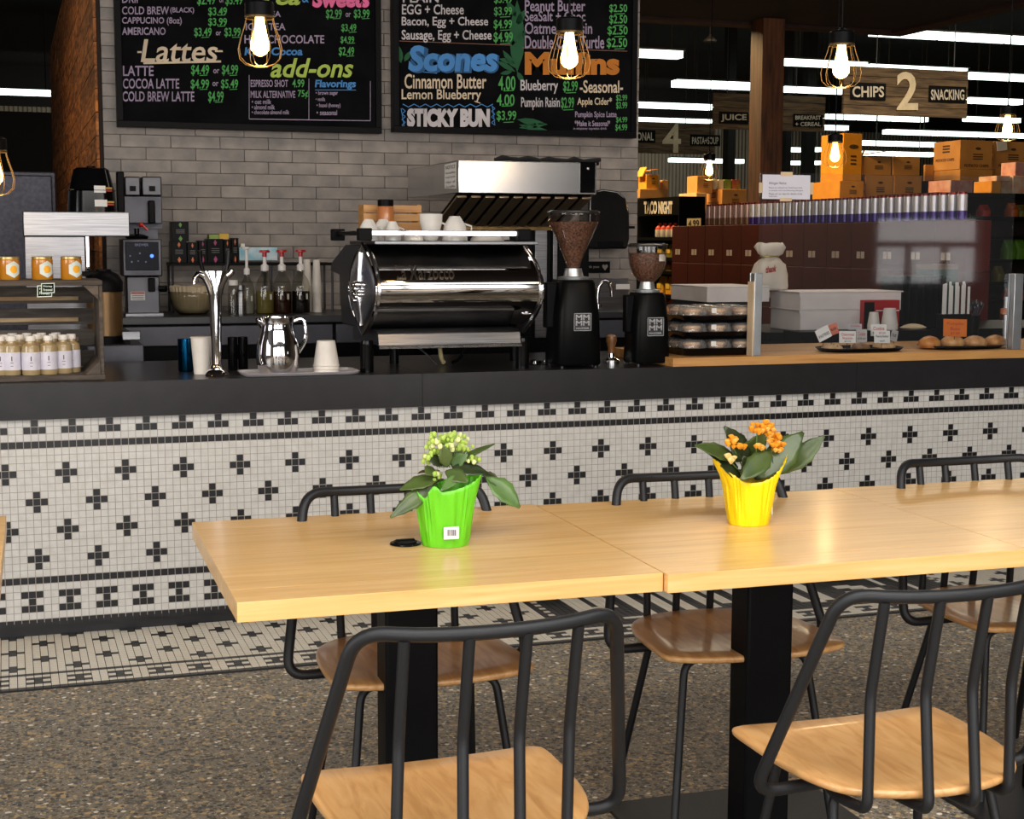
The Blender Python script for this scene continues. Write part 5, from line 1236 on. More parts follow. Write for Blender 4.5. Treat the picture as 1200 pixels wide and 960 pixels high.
def pizza(a,b,c,yt,yb,Y,z0,label):
    X0,X1,y0,y1,zb,zt=cbox(a,b,c,yt,yb,Y,z0); y1=min(y1,1.74)
    t=thing('pizza_box',((X0+X1)/2,(y0+y1)/2,zb),label,'box','flat white boxes behind the guard')
    MB().box(X0,y0,zb,X1,y1,zt-.006).build('tray_half',M_pz,t,bevel=.002)
    MB().box(X0-.008,y0-.008,zt-.0055,X1+.008,y1+.003,zt).build('lid',M_pz,t,bevel=.002)
    MB().prism([(0,0),(.012,-.04),(.03,-.045),(.045,-.0)],lambda p,q:(X0+p-.01,y0-.0035,zt-.006+q*.9),lambda p,q:(X0+p-.01,y0-.0005,zt-.006+q*.9)).build('lid_tab',M_pz,t)
    return zt
za=pizza(903,938,1053,363,385,1.10,zpt,'lowest flat white box of the right-hand pile')
zb2=pizza(903,938,1056,342,361.5,1.10,za+.0005,'upper flat white box of the right-hand pile')
zc2=pizza(826,851,936,336,353,1.16,zpt+.10,'flat white box at the left, half hidden by the guard post') if 0 else None
# left pile on a dark crate
X0=W(851,345,1.16).x; 
mb=MB(); mb.box(W(828,360,1.2).x,1.18,zpt-.5 if 0 else .0,pxl-.004,1.6,W(860,354,1.17).z-.0005); q=mb.build('dark_cabinet',mat('cab_dark',(30,28,28),.5)); tag(q,'dark low cabinet under the left flat white box','cabinet')
t=thing('pizza_box',(X0,1.3,W(860,354,1.17).z),'left flat white box, half hidden by the guard post, carrying the white bag','box','flat white boxes behind the guard')
zq0=W(860,354,1.17).z; zq1=W(860,335.5,1.17).z; xq0,xq1=W(828,345,1.17).x,W(901,345,1.17).x
MB().box(xq0,1.165,zq0,xq1,1.58,zq1-.006).build('tray_half',M_pz,t,bevel=.002)
MB().box(xq0-.003,1.162,zq1-.0055,xq1+.003,1.583,zq1).build('lid',M_pz,t,bevel=.002)
M_bag=mat('plastic_bag',(214,204,190),.5,bump=1,bscale=30,c2=(200,188,172))
P=W(913,337,1.32); k=mpp(P)
bg=thing('shopping_bag',(P.x-.012,1.36,max(zq1,zb2-.0)+.0005) if 0 else (W(908,337,1.3).x,1.36,zb2+.0005),'white plastic bag with red print and gold tie standing on the flat white boxes','bag')
rings=[]; rnd=random.Random(9)
for z,rx,ry in ((0,20,14),(4,22,16),(18,21,15),(30,18,12),(36,12,8),(39,7,6),(43,14,9),(50,19,9),(55,16,7)):
    rings.append([((rx+rnd.uniform(-1.5,1.5))*k*math.copysign(abs(math.cos(2*PI*i/26))**.7,math.cos(2*PI*i/26)),(ry+rnd.uniform(-1,1))*k*math.copysign(abs(math.sin(2*PI*i/26))**.7,math.sin(2*PI*i/26)),(z+rnd.uniform(-1,1)*(z>3))*k) for i in range(26)])
MB().ring_faces(rings).build('bag_body',M_bag,bg,world=False,angle=80)
MB().tube([(11*k*math.cos(a*.7),-9*k*math.sin(a*.7)-.0,39.5*k) for a in range(10)],.004,6,closed=True).build('gold_tie',M_gold,bg,world=False)
tx=MB(); put_text(tx,'thank',rectf((-14*k,-16.8*k,20*k),(0,-16.8*k,22*k),(-14*k,-16.8*k,28*k)),0,.03,.2); tx.build('red_print',M_red,bg,world=False,smooth=False)
X0,X1,y0,y1,zb_,zt_=cbox(1003,1012,1054,352,388,.98+.08,zpt)
rb=thing('red_box',((X0+X1)/2,1.08,zpt),'red carton with a dark side panel behind the paper cups','box')
MB().box(X0+.0,1.06-.0,zpt,X1,1.095,zt_).build('carton',mat('carton_red',(176,22,26),.5),rb,bevel=.002)
MB().box(X0+.002,1.058,zpt+.004,X0+.06,1.0595,zt_-.01).build('dark_panel',M_blk,rb,smooth=False)
MB().box(X0+.07,1.058,zt_-.055,X1-.002,1.0595,zt_-.05).build('stripe',M_text[1],rb,smooth=False)
# move cups in front: they stand on the counter-side ledge
zled=W(1030,388,.86).z
MB().box(W(940,388,.86).x,.87,.0,W(1100,388,.86).x,1.04,zled).build('dark_ledge',M_blk); tag(bpy.data.objects['dark_ledge'],'narrow dark ledge carrying two white paper cups','ledge')
cupstack(1016,1031,366,387,.93,zled,2,'smaller pair of white paper cups upside down before the red box')
cupstack(1032,1052,361,386,.95,zled,3,'taller nest of white paper cups upside down before the red box')
P=W(1070,388,.95); q=MB().loft([(0,.06,.03),(.008,.075,.04),(.02,.05,.03),(.026,.02,.02)],20).build('napkin_pile',mat('napkin',(206,184,150),.9,bump=1)); q.location+=Vector((P.x,.95,zled+.0005)); tag(q,'low beige napkin heap right of the paper cups','napkins')
cr_=thing('cup_rack',(W(1082,385,1.15).x,1.2,zpt),'black upright rack with vertical dividers right of the red box','rack')
xa,xb=W(1056,350,1.13).x,W(1109,350,1.13).x; z9=W(1080,324,1.13).z
MB().box(xa,1.2,zpt,xb,1.32,z9).build('rack_back',M_blk,cr_)
for i in range(7):
    x=xa+(xb-xa-.008)*i/6; MB().box(x,1.13,zpt,x+.008,1.1995,z9).build('divider',M_blkg,cr_)
gx=thing('green_box',(W(1127,325,1.2).x,1.4,zpt),'dark green carton above the white straws','box')
xa,xb=W(1113,320,1.2).x,W(1141,320,1.2).x
MB().box(xa,1.34,zpt,xb,1.5,W(1127,311,1.34).z).build('carton',mat('carton_green',(20,60,44),.5),gx)
MB().box(xa-.002,1.338,W(1127,316,1.34).z,xb+.002,1.502,W(1127,310,1.34).z).build('lid',mat('lid_brown',(110,84,60),.6),gx)
sw=thing('straw_holder',(W(1120,392,1.0).x,.9,zled),'black holder packed with white wrapped straws behind the orange card','straw holder')
zz=W(1120,368,.9).z; c_=W(1120,368,.9)
MB().box(c_.x-.085,.88,zled-.15,c_.x+.078,.94,zz).build('holder',M_blk,sw,bevel=.003)
for i in range(13):
    x=c_.x-.078+i*.0122; MB().box(x,.90+.01*(i%3),zz-.02,x+.0118,.905+.01*(i%3),W(1120,333+3*math.sin(i*1.7),.9).z).build('straw',M_paperw,sw,smooth=False)
ut=thing('utensil_cup',(W(1145,392,.9).x+.02,.995,zled-.15),'dark cup of black plastic cutlery right of the straws','cup')
c_=W(1144,370,.95); MB().lathe([(.034,zled-.1495-c_.z),(.044,0)],(c_.x,.992,c_.z),20).build('cup',M_blk,ut)
rnd=random.Random(6)
for i in range(14):
    a=rnd.uniform(0,6.28); x=c_.x+.035*math.cos(a); y=.992+.03*math.sin(a); h=rnd.uniform(.03,.075)
    MB().tube([(x,y,c_.z-.03),(x+rnd.uniform(-.04,.05),y-.01,c_.z+h)],.0035,6).ball((x+rnd.uniform(-.02,.03),y-.01,c_.z+h),.009,7,1.6).build('plastic_fork',mat('fork_smoke',(70,66,74),.25),ut)
MB().box(W(1095,392,.9).x,.87,.0,W(1165,392,.9).x,1.04,zled-.1505).build('side_ledge',M_blk); tag(bpy.data.objects['side_ledge'],'dark ledge under the straw holder and cutlery cup','ledge')
sp=thing('short_post',(W(1178,400,.3).x,.3,BZ),'short aluminium tube with an orange band right of the buns','post')
c_=W(1177.5,400,.3); MB().tube([(c_.x,.3,BZ),(c_.x,.3,W(1177,348,.3).z)],.010,14).build('tube',M_alu,sp)
MB().lathe([(.0105,-.015),(.024,-.012),(.024,.012),(.0105,.015)],(c_.x,.3,W(1177,365,.3).z),18).build('orange_band',mat('band_orange',(190,110,60),.5),sp)
# ------------------------------------------------------------------ red case stack with drink cans (runs away from the counter)
XR_=5.3
yn=WX(1134,240,XR_).y; yf=WX(795,260,XR_).y
ztop=WX(1120,258,XR_).z
M_rc=mat('red_case',(76,20,13),.6,spec=.15,c2=(64,16,10),nscale=3)
cs=.31; n=int((yf-yn)/cs)
prev=None
for row in range(4):
    for i in range(n+1):
        y0=yn+i*cs; hh=.30; z1_=ztop-row*hh
        t=thing('drink_case',(XR_+.085,y0+cs/2,z1_-hh),('top-row','second-row','third-row','bottom-row')[row]+' dark red drink case '+('at the near end' if i==0 else 'at the far end' if i==n else 'between the ends')+' of the stack under the cans','case','dark red drink cases under the cans')
        MB().box(XR_,y0+.002,z1_-hh+.001,XR_+.17,y0+cs-.002,z1_-.001).build('carton',M_rc,t,bevel=.003)
        if row in (0,1):
            for dz in ((.22,.17) if row==0 and i%2==1 else (.1,)):
                pass
            for q_ in range(2):
                a=y0+.15+q_*.05; mb=MB(); mb.box(XR_-.0015,a,z1_-.235,XR_-.0003,a+.04,z1_-.19); mb.build('case_label',mat('label_dull',(200,186,176),.7),t,smooth=False)
MB().box(XR_-.0,yn,0,XR_+.17,yn+(n+1)*cs,ztop-1.2-.0005).build('pallet_plinth',M_blk); tag(bpy.data.objects['pallet_plinth'],'dark plinth under the stack of red drink cases','plinth')
def can(m1,m2,m3,nm):
    t=thing('drink_can',(0,0,0),'x','can','drink cans on the red cases')
    MB().lathe([(.024,0),(.029,.004),(.029,.055)],n=18,cap=(True,False)).build('lower_band',m2,t,world=False)
    MB().lathe([(.029,.055),(.029,.150)],n=18,cap=(False,False)).build('can_body',m1,t,world=False)
    MB().lathe([(.029,.150),(.0245,.160),(.0245,.164),(.021,.162)],n=18).build('rim',m3,t,world=False)
    return t
cA=can(mat('can_silver_white',(206,206,216),.28,.35),mat('can_purple',(64,44,128),.3,.3),mat('can_rim_red',(120,24,28),.3,.5),'a')
cB=can(mat('can_rose',(176,150,150),.3,.35),mat('can_brown_band',(110,76,60),.35,.2),MATS['can_rim_red'],'b')
tA,tB=tree(cA),tree(cB); y=yn+.10; i=0; fA=fB=False; ycut=WX(876,250,XR_).y; yend=WX(822,250,XR_).y
while y<yend:
    far=y>ycut; loc=(XR_+.035,y,ztop+.0005)
    lab='drink can with brown lower band, among the far ones on the red cases' if far else 'silver white drink can with purple lower band, among those on the red cases'
    if not far and not fA: cA.location=loc; cA['label']=lab; fA=True
    elif far and not fB: cB.location=loc; cB['label']=lab; fB=True
    else: copy_tree(tB if far else tA,loc,lab)
    y+=.092
pc=thing('price_sign',(XR_,WX(812,262,XR_).y,ztop+.0005),'cream shelf sign reading 4.99 at the far end of the cans','sign')
a=XR_+.02; ya,yb_=WX(821,262,a).y,WX(805,262,a).y; z0_,z1_=WX(812,269,a).z,WX(812,256,a).z
MB().box(a,ya,ztop+.0005,a+.004,yb_,z1_).build('card',mat('card_cream',(214,196,150),.7),pc,smooth=False)
tx=MB(); put_text(tx,'4.99',rectf((a-.001,yb_-.1*(yb_-ya),z0_+.2*(z1_-z0_)),(a-.001,ya+.1*(yb_-ya),z0_+.2*(z1_-z0_)),(a-.001,yb_-.1*(yb_-ya),z1_-.15*(z1_-z0_))),0,.03); tx.build('price_writing',M_text[0],pc,smooth=False)
# ------------------------------------------------------------------ timber post and steel columns
X0,X1,y0,y1,_,_=cbox(878,892.5,918,60,200,5.0)
MB().box(X0,y0,0,X1,min(y1,5.24),cz-.001).build('timber_post',M_post,bevel=.006); tag(bpy.data.objects['timber_post'],'square brown timber post carrying the cafe ceiling','post')
for x0_,x1_,l in ((853,861.5,'thin dark steel column left of the timber post'),(921,927,'thin dark steel column right of the timber post'),(945,955,'thin dark steel column under the juice sign')):
    mb=MB(); a,b=W(x0_,180,24).x,W(x1_,180,24).x; mb.box(a,24,0,b,24.25,6.5); q=mb.build('steel_column',M_ceil2,smooth=False); tag(q,l,'column')
# ------------------------------------------------------------------ gondola A with the taco header
XA=W(795,240,7.0).x; yN=7.0; yF=WX(750,240,XA).y+.5
zh1=WX(790,230.5,XA).z; zh0=WX(790,252,XA).z
gW=.26
gA=thing('snack_gondola',(XA+.13,(yN+yF)/2,0),'black grocery shelf with white TACO NIGHT header, at the wall corner','shelf')
MB().box(XA+.2,yN,0,XA+gW,yF,zh0).build('back_panel',M_blk,gA)
MB().box(XA,yN,zh0,XA+gW,yF,zh1).build('header',M_blk,gA)
zsh=[WX(790,y,XA).z for y in (278,302,318,346,372,400)]
for z in zsh: MB().box(XA,yN,z-.03,XA+.1995,yF,z).build('shelf_board',M_blk,gA)
MB().box(XA,yN-.02,0,XA+gW,yN-.001,zh1).build('end_panel',M_blk,gA)
tx=MB(); a=XA-.003
def xf(x0_,y0_,x1_,y1_,X): return rectf(WX(x0_,y1_,X),WX(x1_,y1_-.0,X),WX(x0_,y0_,X))
put_text(tx,'TACO',xf(754.5,236,770,251,a),0,.05); put_text(tx,'NIGHT',xf(771.5,236,788,251,a),0,.05); 
tx.build('header_lettering',mat('letter_grey',(190,186,180),.7),gA,smooth=False)
M_prod=[mat('prod_red',(190,52,30),.5),mat('prod_gold',(206,150,30),.5),mat('prod_yellow',(200,170,60),.5),mat('prod_white',(204,200,196),.5),mat('prod_olive',(110,104,40),.5),mat('prod_orange',(196,96,30),.5),mat('prod_green',(90,140,30),.5)]
rnd=random.Random(21)
def product(x,y,z,w,d,h,m1,m2,label,group,kind='bottle'):
    t=thing('sauce_bottle' if kind=='bottle' else 'snack_bag',(x,y,z),label,'bottle' if kind=='bottle' else 'packet',group)
    if kind=='bottle':
        MB().lathe([(w*.45,0),(w*.5,.01),(w*.5,h*.55)],n=12).build('bottle_body',m1,t,world=False)
        MB().lathe([(w*.5,h*.551),(w*.45,h*.7),(w*.2,h*.85),(w*.2,h)],n=12).build('cap',m2,t,world=False)
    else:
        MB().loft([(0,d*.5,w*.5,0,0,5),(h*.5,d*.55,w*.48,0,0,4),(h*.93,d*.1,w*.47,0,0,5),(h,d*.08,w*.48,0,0,5)],16).build('bag_body',m1,t,world=False)
        MB().box(-d*.56,-w*.3,h*.3,-d*.5,w*.3,h*.6).build('bag_label',m2,t,world=False)
y=WX(794,270,XA).y+.1; i=0
while y<WX(761,270,XA).y:
    h=WX(790,261,XA).z-zsh[0]; product(XA+.08,y,zsh[0]+.0005,.09,.09,h,M_prod[3],M_prod[0],'white bottle with red top on the upper taco shelf','red-topped bottles on the taco shelf'); y+=.115
for s,(m1,m2,h_) in enumerate(((4,2,.13),(1,5,.11),(1,2,.18),(5,1,.18))):
    y=yN+.12
    while y<WX(760,300,XA).y:
        product(XA+.1,y,zsh[s+1]+.0005,.15,.1,h_*rnd.uniform(.8,1),M_prod[m1],M_prod[m2],('olive','gold','gold and yellow','orange')[s]+' snack bag on the '+('second','third','fourth','fifth')[s]+' taco shelf','snack bags on the taco shelf','bag'); y+=.19
# ------------------------------------------------------------------ cardboard boxes on the shelf tops
def carton(a,b,c,yt,yb,Y,m,label,z0=None,flap=False,prints=True,txt=None):
    X0,X1,y0,y1,zb,zt=cbox(a,b,c,yt,yb,Y,z0)
    t=thing('cardboard_box',((X0+X1)/2,(y0+y1)/2,zb),label,'cardboard box','cardboard boxes on the shelf tops')
    MB().box(X0,y0,zb,X1,y1,zt).build('carton',m,t,bevel=.004)
    w=X1-X0; d=y1-y0; h=zt-zb
    if prints:
        pm=MB(); 
        hexagon(pm,lambda u,v:(X0+w*.55+u*h*.12,y0-.003,zb+h*.72+v*h*.05),8)
        for zz in (.5,.42,.34): n_=pm.vs([(X0+w*.4,y0-.003,zb+h*zz),(X0+w*.7,y0-.003,zb+h*zz),(X0+w*.7,y0-.003,zb+h*(zz+.04)),(X0+w*.4,y0-.003,zb+h*(zz+.04))]); pm.fc(range(n_,n_+4))
        if txt:
            put_text(pm,txt,rectf((X0+w*.14,y0-.003,zb+h*.08),(X0+w*.88,y0-.003,zb+h*.08),(X0+w*.14,y0-.003,zb+h*.18)),0,.02)
            put_text(pm,txt,rectf((X0-.003,y1-d*.1,zb+h*.3),(X0-.003,y0+d*.2,zb+h*.3),(X0-.003,y1-d*.1,zb+h*.4)),0,.02)
            for zz in (.6,.7,.8): n_=pm.vs([(X0-.003,y1-d*.35,zb+h*zz),(X0-.003,y1-d*.62,zb+h*zz),(X0-.003,y1-d*.62,zb+h*(zz+.06)),(X0-.003,y1-d*.35,zb+h*(zz+.06))]); pm.fc(range(n_,n_+4))
        pm.build('print',mat('print_brown',(84,54,24),.8),t,smooth=False)
    if flap:
        MB().obox((X0+w*.3,y0+.02,zt+.04),(1,0,.15),(0,1,0),(-.2,0,1),w*.32,.12,.004).build('flap',m,t)
        MB().obox((X0-.01,y0+d*.5,zt+.025),(.5,0,1),(0,1,0),(1,0,-.5),.05,d*.4,.004).build('flap',m,t)
    return zt
YA=WX(757,220,XA).y
zt0=zh1+.0005
z_=carton(745,750,783,221.5,233,YA-.1,M_card,'long flat cardboard box on the taco shelf, under the small open box',z0=zt0,prints=False)
carton(748,757.5,772.5,204.5,222,YA-.08,M_cardo,'small open cardboard box with lifted flap above the taco shelf',z0=z_+.0005,flap=True)
carton(773,776,783,211,221,YA-.05,M_card,'little cardboard box beside the open one above the taco shelf',z0=z_+.0005,prints=False)
# gondola C
YC_=7.6; zC=W(840,246,YC_).z; xC0,xC1=W(796,250,YC_).x,W(885,250,YC_).x
gC=thing('grocery_gondola',((xC0+xC1)/2,YC_+.4,0),'dark grocery shelf carrying cardboard boxes left of the timber post','shelf')
MB().box(xC0,YC_-.05,0,xC1+.2,YC_+1.0,zC-.03).build('shelf_body',M_blk,gC)
MB().box(xC0,YC_-.08,zC-.0295,xC1+.2,YC_+1.0,zC).build('shelf_top',mat('shelf_beige',(150,120,80),.6),gC)
zC+=.0005
z_=carton(795.5,816,828,226,246,YC_,M_cardp,'pale cardboard box with a plain face, at the left on the gondola',z0=zC)
carton(805,817,835,206,225.5,YC_+.05,M_card,'brown cardboard box with a round print, on top of the pale box',z0=z_+.0005)
z_=carton(828,846,875,221.5,244,YC_-.03,M_card,'wide cardboard box touching the timber post',z0=zC,txt='PRODUCE')
for i,(a,b,m,l) in enumerate(((836,841,'pack_cream','cream packet on the wide cardboard box, leftmost'),(842,848,'pack_cream','cream packet on the wide cardboard box, second'),(849,857,'pack_green','green packet on the wide cardboard box'),(858,868,'pack_mixed','green and red packet on the wide cardboard box, nearest the post'))):
    mm={'pack_cream':((240,226,180),None),'pack_green':((126,150,60),None),'pack_mixed':((140,130,60),(160,60,60))}[m]
    colbox(a,210.5,b,221,YC_+.1,.12,'packet',mat(m,mm[0],.5,c2=mm[1],nscale=12),l,'packet','packets on the wide cardboard box',zb_=z_+.0005)
# right side shelf blocks
YB=9.4; zB1=W(1000,235,YB).z; xB0=W(950,230,YB).x
gB=thing('tall_grocery_shelf',(W(1060,300,YB).x,YB+.6,0),'long dark grocery shelf behind the cans carrying many cardboard boxes','shelf')
MB().box(xB0-.1,YB-.05,0,W(1085,230,YB).x,YB+1.2,zB1).build('shelf_body',M_blk,gB)
zB2=W(1120,212.5,YB).z; MB().box(W(1086,230,YB).x,YB-.05,0,W(1240,230,YB).x,YB+1.2,zB2).build('shelf_body',M_blk,gB)
zB1+=.0005; zB2+=.0005
z_=carton(952,984,1012,212,235,YB,M_cardo,'orange-yellow box at the left end of the long shelf',z0=zB1)
carton(962,988,1010,156,211.5,YB,M_cardo,'tall orange-yellow box standing upright behind the pendant bulb',z0=z_+.0005,flap=False)
z_=carton(1012,1014,1046,205.5,235,YB+.02,M_card,'lower box of the left of two piles beside the tall yellow box',z0=zB1,txt='FRESH')
carton(1010,1012,1044.5,183.5,205,YB+.02,M_card,'upper box of the left of two piles beside the tall yellow box',z0=z_+.0005,flap=True)
z_=carton(1047,1048,1080,205.5,233,YB+.02,M_card,'lower box of the right of two piles beside the tall yellow box',z0=zB1,txt='FRESH')
carton(1045,1047,1078,183.5,205,YB+.02,M_card,'upper box of the right of two piles beside the tall yellow box',z0=z_+.0005)
carton(1082,1084,1094,193,212,YB+.5,M_card,'small box half hidden behind the large potato chip boxes',z0=zB2,prints=False)
z_=carton(1094,1125,1163,198.3,212,YB,M_card,'flat lower box under the large potato chip box',z0=zB2,prints=False)
carton(1094,1125,1163,164,198,YB,M_card,'large potato chip box with a bright left face, highest of the right-hand boxes',z0=z_+.0005,txt='POTATO CHIPS')
z_=carton(1163,1164.5,1206,198.3,212,YB+.02,M_card,'flat lower box at the right edge of the photo',z0=zB2,prints=False)
carton(1163,1164.5,1206,165.5,198,YB+.02,M_card,'potato chip box with a white slip at the right edge of the photo',z0=z_+.0005,txt='POTATO CHIPS')
_a,_b=W(1168,172,YB-.02),W(1178,165,YB-.02)
MB().obox(W(1174,171,YB+.005),(1,0,.12),(0,1,0),(-.12,0,1),7*mpp(_a),.004,5.5*mpp(_a)).build('white_slip',M_paperw,[o for o in bpy.data.objects if o.name.startswith('cardboard_box') and o.parent is None][-1],smooth=False)
# nearer display with pink cases
YD=6.6; zD=W(1140,226.5,YD).z
gD=thing('cooler_shelf',(W(1170,300,YD).x,YD+.4,0),'dark open shelf unit at the right edge behind the sneeze guard','shelf')
xd0,xd1=W(1088,300,YD).x,W(1260,300,YD).x
MB().box(xd0,YD-.1,zD-.04,xd1,YD+.9,zD).build('shelf_top',M_blk,gD)
MB().box(xd0,YD+.45,0,xd1,YD+.9,zD-.0405).build('back_panel',mat('cooler_back',(28,14,14),.6),gD)
for yy in (254,277,304,330,352,378): z=W(1170,yy,YD).z; MB().box(xd0,YD-.08,z-.03,xd1,YD+.4495,z).build('shelf_board',M_blk,gD)
MB().box(xd0,YD-.1,0,xd0+.05,YD+.44,zD-.041).build('side_panel',M_blk,gD)
zD+=.0005
M_pink=mat('case_pink',(216,168,150),.6,c2=(196,124,112),nscale=12); M_pinkw=mat('case_cream',(224,206,176),.6,c2=(214,150,120),nscale=9)
carton(1088,1114,1140,211,226,YD,M_pink,'pink and white flat case beside the bright yellow one',z0=zD,prints=False)
z_=carton(1141,1162,1173,212,226,YD,M_cardo,'small bright yellow case on the right-hand shelf',z0=zD,prints=False)
carton(1147,1168,1184,206,211.5,YD,M_pinkw,'thin pink-striped case on top of the yellow one',z0=z_+.0005,prints=False)
z_=carton(1173,1187,1240,206,226,YD-.02,M_pinkw,'lower cream and pink case at the right edge of the photo',z0=zD,prints=False)
z2_=carton(1173,1190,1240,190,205.5,YD,M_pink,'upper cream and pink case at the right edge of the photo',z0=z_+.0005,prints=False)
# goods on the dark shelf
for i,(x0_,x1_,yt,yb,m,l) in enumerate(((1183,1192,238,254,5,'brown-orange'),(1193,1203,240,254,4,'dull olive'),(1180,1191,281,304,6,'green'),(1192,1203,279,304,6,'bright green'),(1170,1179,312,330,4,'dull olive'),(1150,1160,240,254,0,'dark red'),(1184,1193,338,352,0,'red'),(1194,1204,336,352,0,'deep red'),(1182,1192,360,378,5,'orange-brown'),(1145,1156,263,277,5,'brown'))):
    a,b=W(x0_,300,YD).x,W(x1_,300,YD).x; zb_=[W(1170,yy,YD).z for yy in (254,277,304,330,352,378) if yy==yb][0]+.0005; zt_=W((x0_+x1_)/2,yt,YD).z
    t=thing('snack_bag',((a+b)/2,YD+.06,zb_),l+' bag on the dark shelf at the right, '+('top' if yb==254 else 'second' if yb==277 else 'third' if yb==304 else 'fourth' if yb==330 else 'fifth' if yb==352 else 'lowest')+' level, '+('nearer the edge' if x0_>1191 else 'inner'),'packet','bags on the dark shelf at the right')
    h=zt_-zb_; w=(b-a)/2
    MB().loft([(0,w,.06,0,0,5),(h*.5,w,.07,0,0,4),(h*.93,w*.95,.012,0,0,5),(h,w,.01,0,0,5)],16).build('bag_body',M_prod[m],t,world=False)
# ------------------------------------------------------------------ hanging aisle signs
def aisle_sign(x0,y0,x1,y1,Y,num,labels,label,wires=()):
    a,b=W(x0,(y0+y1)/2,Y).x,W(x1,(y0+y1)/2,Y).x; zt,zb=W((x0+x1)/2,y0,Y).z,W((x0+x1)/2,y1,Y).z
    t=thing('aisle_sign',((a+b)/2,Y,zb),label,'sign','hanging wooden aisle signs')
    n=5
    for k in range(n):
        h=(zt-zb)/n; MB().box(a,Y,zb+k*h+.004,b,Y+.05,zb+(k+1)*h-.004).build('sign_board',M_sign,t,smooth=False)
    tx=MB()
    if num:
        s,nx0,ny0,nx1,ny1=num; put_text(tx,s,pxf(nx0,ny0,nx1,ny1,Y-.02),0,.02); tx.build('aisle_number',mat('sign_cream',(206,190,160),.7),t,'cream aisle number',smooth=False,solid=.01)
    for s,lx0,ly0,lx1,ly1,w in labels:
        pl=MB(); pbox(pl,lx0,ly0,lx1,ly1,Y-.02,.018); p_=pl.build('name_plate',M_blk,t,smooth=False)
        tt=MB(); L=s.split('|'); 
        for i,q in enumerate(L):
            hh=(ly1-ly0)/len(L); put_text(tt,q,pxf(lx0+w,ly0+i*hh+hh*.2,lx1-w,ly0+(i+1)*hh-hh*.15,Y-.022),0,.02)
        tt.build('plate_lettering',mat('sign_pale',(196,186,170),.7),p_,smooth=False)
    for x in wires:
        c_=W(x,y0,Y+.02); MB().tube([(c_.x,Y+.02,zt),(c_.x,Y+.02,6.49)],.008,6).build('hanging_wire',M_dsteel,t)
aisle_sign(989,80,1134,136.5,15,('2',1051,84,1076,129),[('CHIPS',997,97,1038,117,2),('SNACKING',1089,101,1132,120,2)],'wooden aisle sign number 2 with CHIPS and SNACKING plates',(1027,1118))
aisle_sign(836,111,967,153,20,None,[('JUICE',843,131,877,145,2),('BREAKFAST|+ CEREAL',930,134,964,149,2)],'wooden aisle sign with JUICE and BREAKFAST plates, crossing behind the timber post',(852,933))
aisle_sign(700,143,837,180,25,('4',776.5,145,798,179),[('NATIONAL',728,152,768,167,2),('PASTA+SOUP',809,158,844,171,2)],'wooden aisle sign number 4 with PASTA SOUP plate',(745,830))
# ------------------------------------------------------------------ fluorescent lamps of the store
M_tube=mat('lamp_tube',(240,255,246),.5,emit=3.2); M_fix=mat('fixture_grey',(70,66,60),.6)
def lamp(x0,x1,y,th,z,label):
    P=WZ(x0,y,z); Q=W(x1,y,P.y); k=mpp(P); h=max(th*k,.05); L=Q.x-P.x
    t=thing('ceiling_light',((P.x+Q.x)/2,P.y,z),label,'ceiling light','fluorescent strip lights over the aisles')
    n=max(1,min(6,round(L/1.25)))
    for i in range(n):
        a=P.x+L*i/n; b=P.x+L*(i+1)/n-.05; MB().box(a,P.y-h*.9,z-h*.5,b,P.y+h*.9,z+h*.35).build('tube_lens',M_tube,t,smooth=False)
    MB().box(P.x,P.y-h*.95,z+h*.36,Q.x,P.y+h*.95,z+h*.6).build('housing',M_fix,t,smooth=False)
    for s in (.2,.8): MB().tube([(P.x+L*s,P.y,z+h*.6),(P.x+L*s,P.y,6.49)],.012,6).build('hanging_rod',M_fix,t)
LP=[(-25,73,106,7.5,4.7,'strip light left of the planked wall, level with the top of the fridge gap'),
(735,800,61,9.5,4.7,'short wide strip light right of the menu board, highest on the left'),
(790,905,97,9,4.7,'strip light just left of the timber post, second from the top'),
(738,836,122,7,4.7,'strip light above the number 4 sign'),(735,835,139,5,4.7,'strip light touching the top of the number 4 sign'),
(785,872,187,5.5,3.5,'low strip light left of the steel column'),
(917,1016,72,8,4.7,'strip light right of the timber post crossing the near bulb'),(1018,1134,77,5,4.9,'thin strip light along the top edge of the number 2 sign'),
(1022,1260,37,9,4.7,'highest and longest strip light at the top right'),
(1133,1260,88,8,4.7,'strip light right of the number 2 sign, level with its top'),(1133,1197,117,7,4.7,'strip light right of the number 2 sign, level with its lower half'),
(917,991,104,7,4.7,'strip light crossing behind the near bulb cage'),
(966,1087,136,6,4.7,'strip light just below the CHIPS plate'),(1131,1195,139,6,4.6,'strip light below the SNACKING plate'),
(965,994,149,6,4.1,'short strip light under the CHIPS strip'),(1037,1260,154,6,4.1,'long strip light above the potato chip boxes'),
(1009,1100,167,6,4.0,'strip light left of the potato chip boxes, upper of three'),(1009,1094,179,5.5,3.6,'strip light left of the potato chip boxes, middle of three'),
(925,945,175,5.5,3.6,'small strip light right of the timber post, upper of two'),(955,963,175,5.5,3.6,'tiny strip light touching the tall yellow box, upper'),(925,943,190.5,5,3.4,'small strip light right of the timber post, lower of two'),(954,962,190.5,5,3.4,'tiny strip light touching the tall yellow box, lower')]
for a in LP: lamp(*a)
# dome lamp
P=W(832,49,15.5); dl=thing('dome_lamp',P,'small grey dome lamp hanging high left of the timber post','lamp')
MB().lathe([(.10,.0),(.10,.03),(.02,.09),(.01,.12)],n=20).build('shade',M_fix,dl,world=False); MB().tube([(0,0,.12),(0,0,6.49-P.z)],.006,6).build('cord',M_fix,dl,world=False)
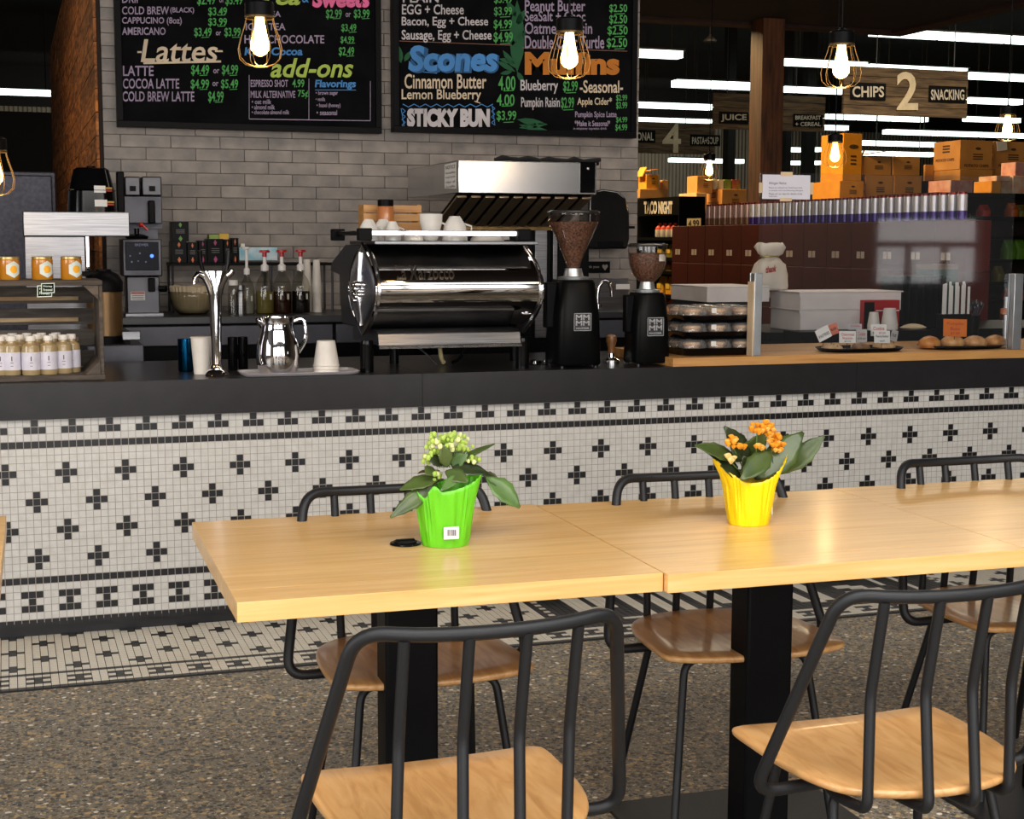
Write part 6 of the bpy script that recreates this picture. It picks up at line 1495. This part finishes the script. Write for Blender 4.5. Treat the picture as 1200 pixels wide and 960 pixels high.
# ------------------------------------------------------------------ cage pendants
M_bulb=mat('bulb_glow',(255,200,110),.3,emit=12); M_core=mat('filament_glow',(255,226,170),.3,emit=30); M_wire=mat('brass_wire',(120,98,62),.35,.7); M_amberg=thin_glass('amber_glass',(1,.86,.62),1)
def pendant(x,yb,Y,label,H=cz,rad=True):
    P=W(x,yb,Y); u=.00248
    t=thing('cage_pendant',(P.x,Y,P.z),label,'pendant lamp','wire cage pendant lamps')
    MB().lathe([(17*u,56*u),(17*u,72*u),(15.5*u,74*u),(6*u,76*u),(2.5*u,79*u)],n=28).build('socket_cap',M_blk,t,world=False)
    MB().tube([(0,0,79*u),(0,0,H-P.z)],.0035,8).build('cord',M_blk,t,world=False)
    MB().lathe([(17.1*u,55*u),(17.1*u,58*u)],n=28,cap=(False,False)).build('cap_ring',M_wire,t,world=False,solid=.001)
    for i in range(8):
        a=2*PI*i/8+.3; pr=[(16.5,56),(19,46),(24,32),(26.8,20),(25,9),(18,2.5),(8,0.3)]
        w=MB().tube([(r*u*math.cos(a),r*u*math.sin(a),z*u) for r,z in pr],.0013,6).build('cage_wire',M_wire,t,world=False,angle=80)
    MB().tube([(8*u*math.cos(2*PI*i/20),8*u*math.sin(2*PI*i/20),.3*u) for i in range(20)],.0013,6,closed=True).build('cage_ring',M_wire,t,world=False)
    b=MB().lathe([(5.5*u,56*u),(6*u,50*u),(8.6*u,36*u),(11*u,26*u),(10.6*u,19.5*u),(7*u,14.5*u),(2*u,12*u)],n=24).build('bulb',M_bulb,t,world=False)
    f=MB().lathe([(3*u,52*u),(6.5*u,45*u),(9*u,32*u),(8*u,22*u),(3*u,17*u)],n=16).build('filament',M_core,b,world=False)
    f.parent=b
    l=bpy.data.lights.new('bulb_light','POINT'); l.energy=4.5; l.color=(1,.66,.32); l.shadow_soft_size=.035
    o=bpy.data.objects.new('bulb_light',l); COL.objects.link(o); o.location=(P.x,Y,P.z-.02)
pendant(305,78,-1.0,'cage pendant in front of the left menu board')
pendant(667,92,-1.0,'cage pendant in front of the right menu board')
pendant(985,103,-1.0,'cage pendant crossing the top edge of the number 2 sign')
pendant(978,196,2.1,'smaller cage pendant in front of the tall yellow box')
pendant(1180,165,1.6,'cage pendant by the right edge above the potato chip boxes')
pendant(831,211,4.3,'smallest cage pendant, above the boxes left of the timber post')
pendant(-6,229,-.3,'cage pendant cut by the left edge of the photo')
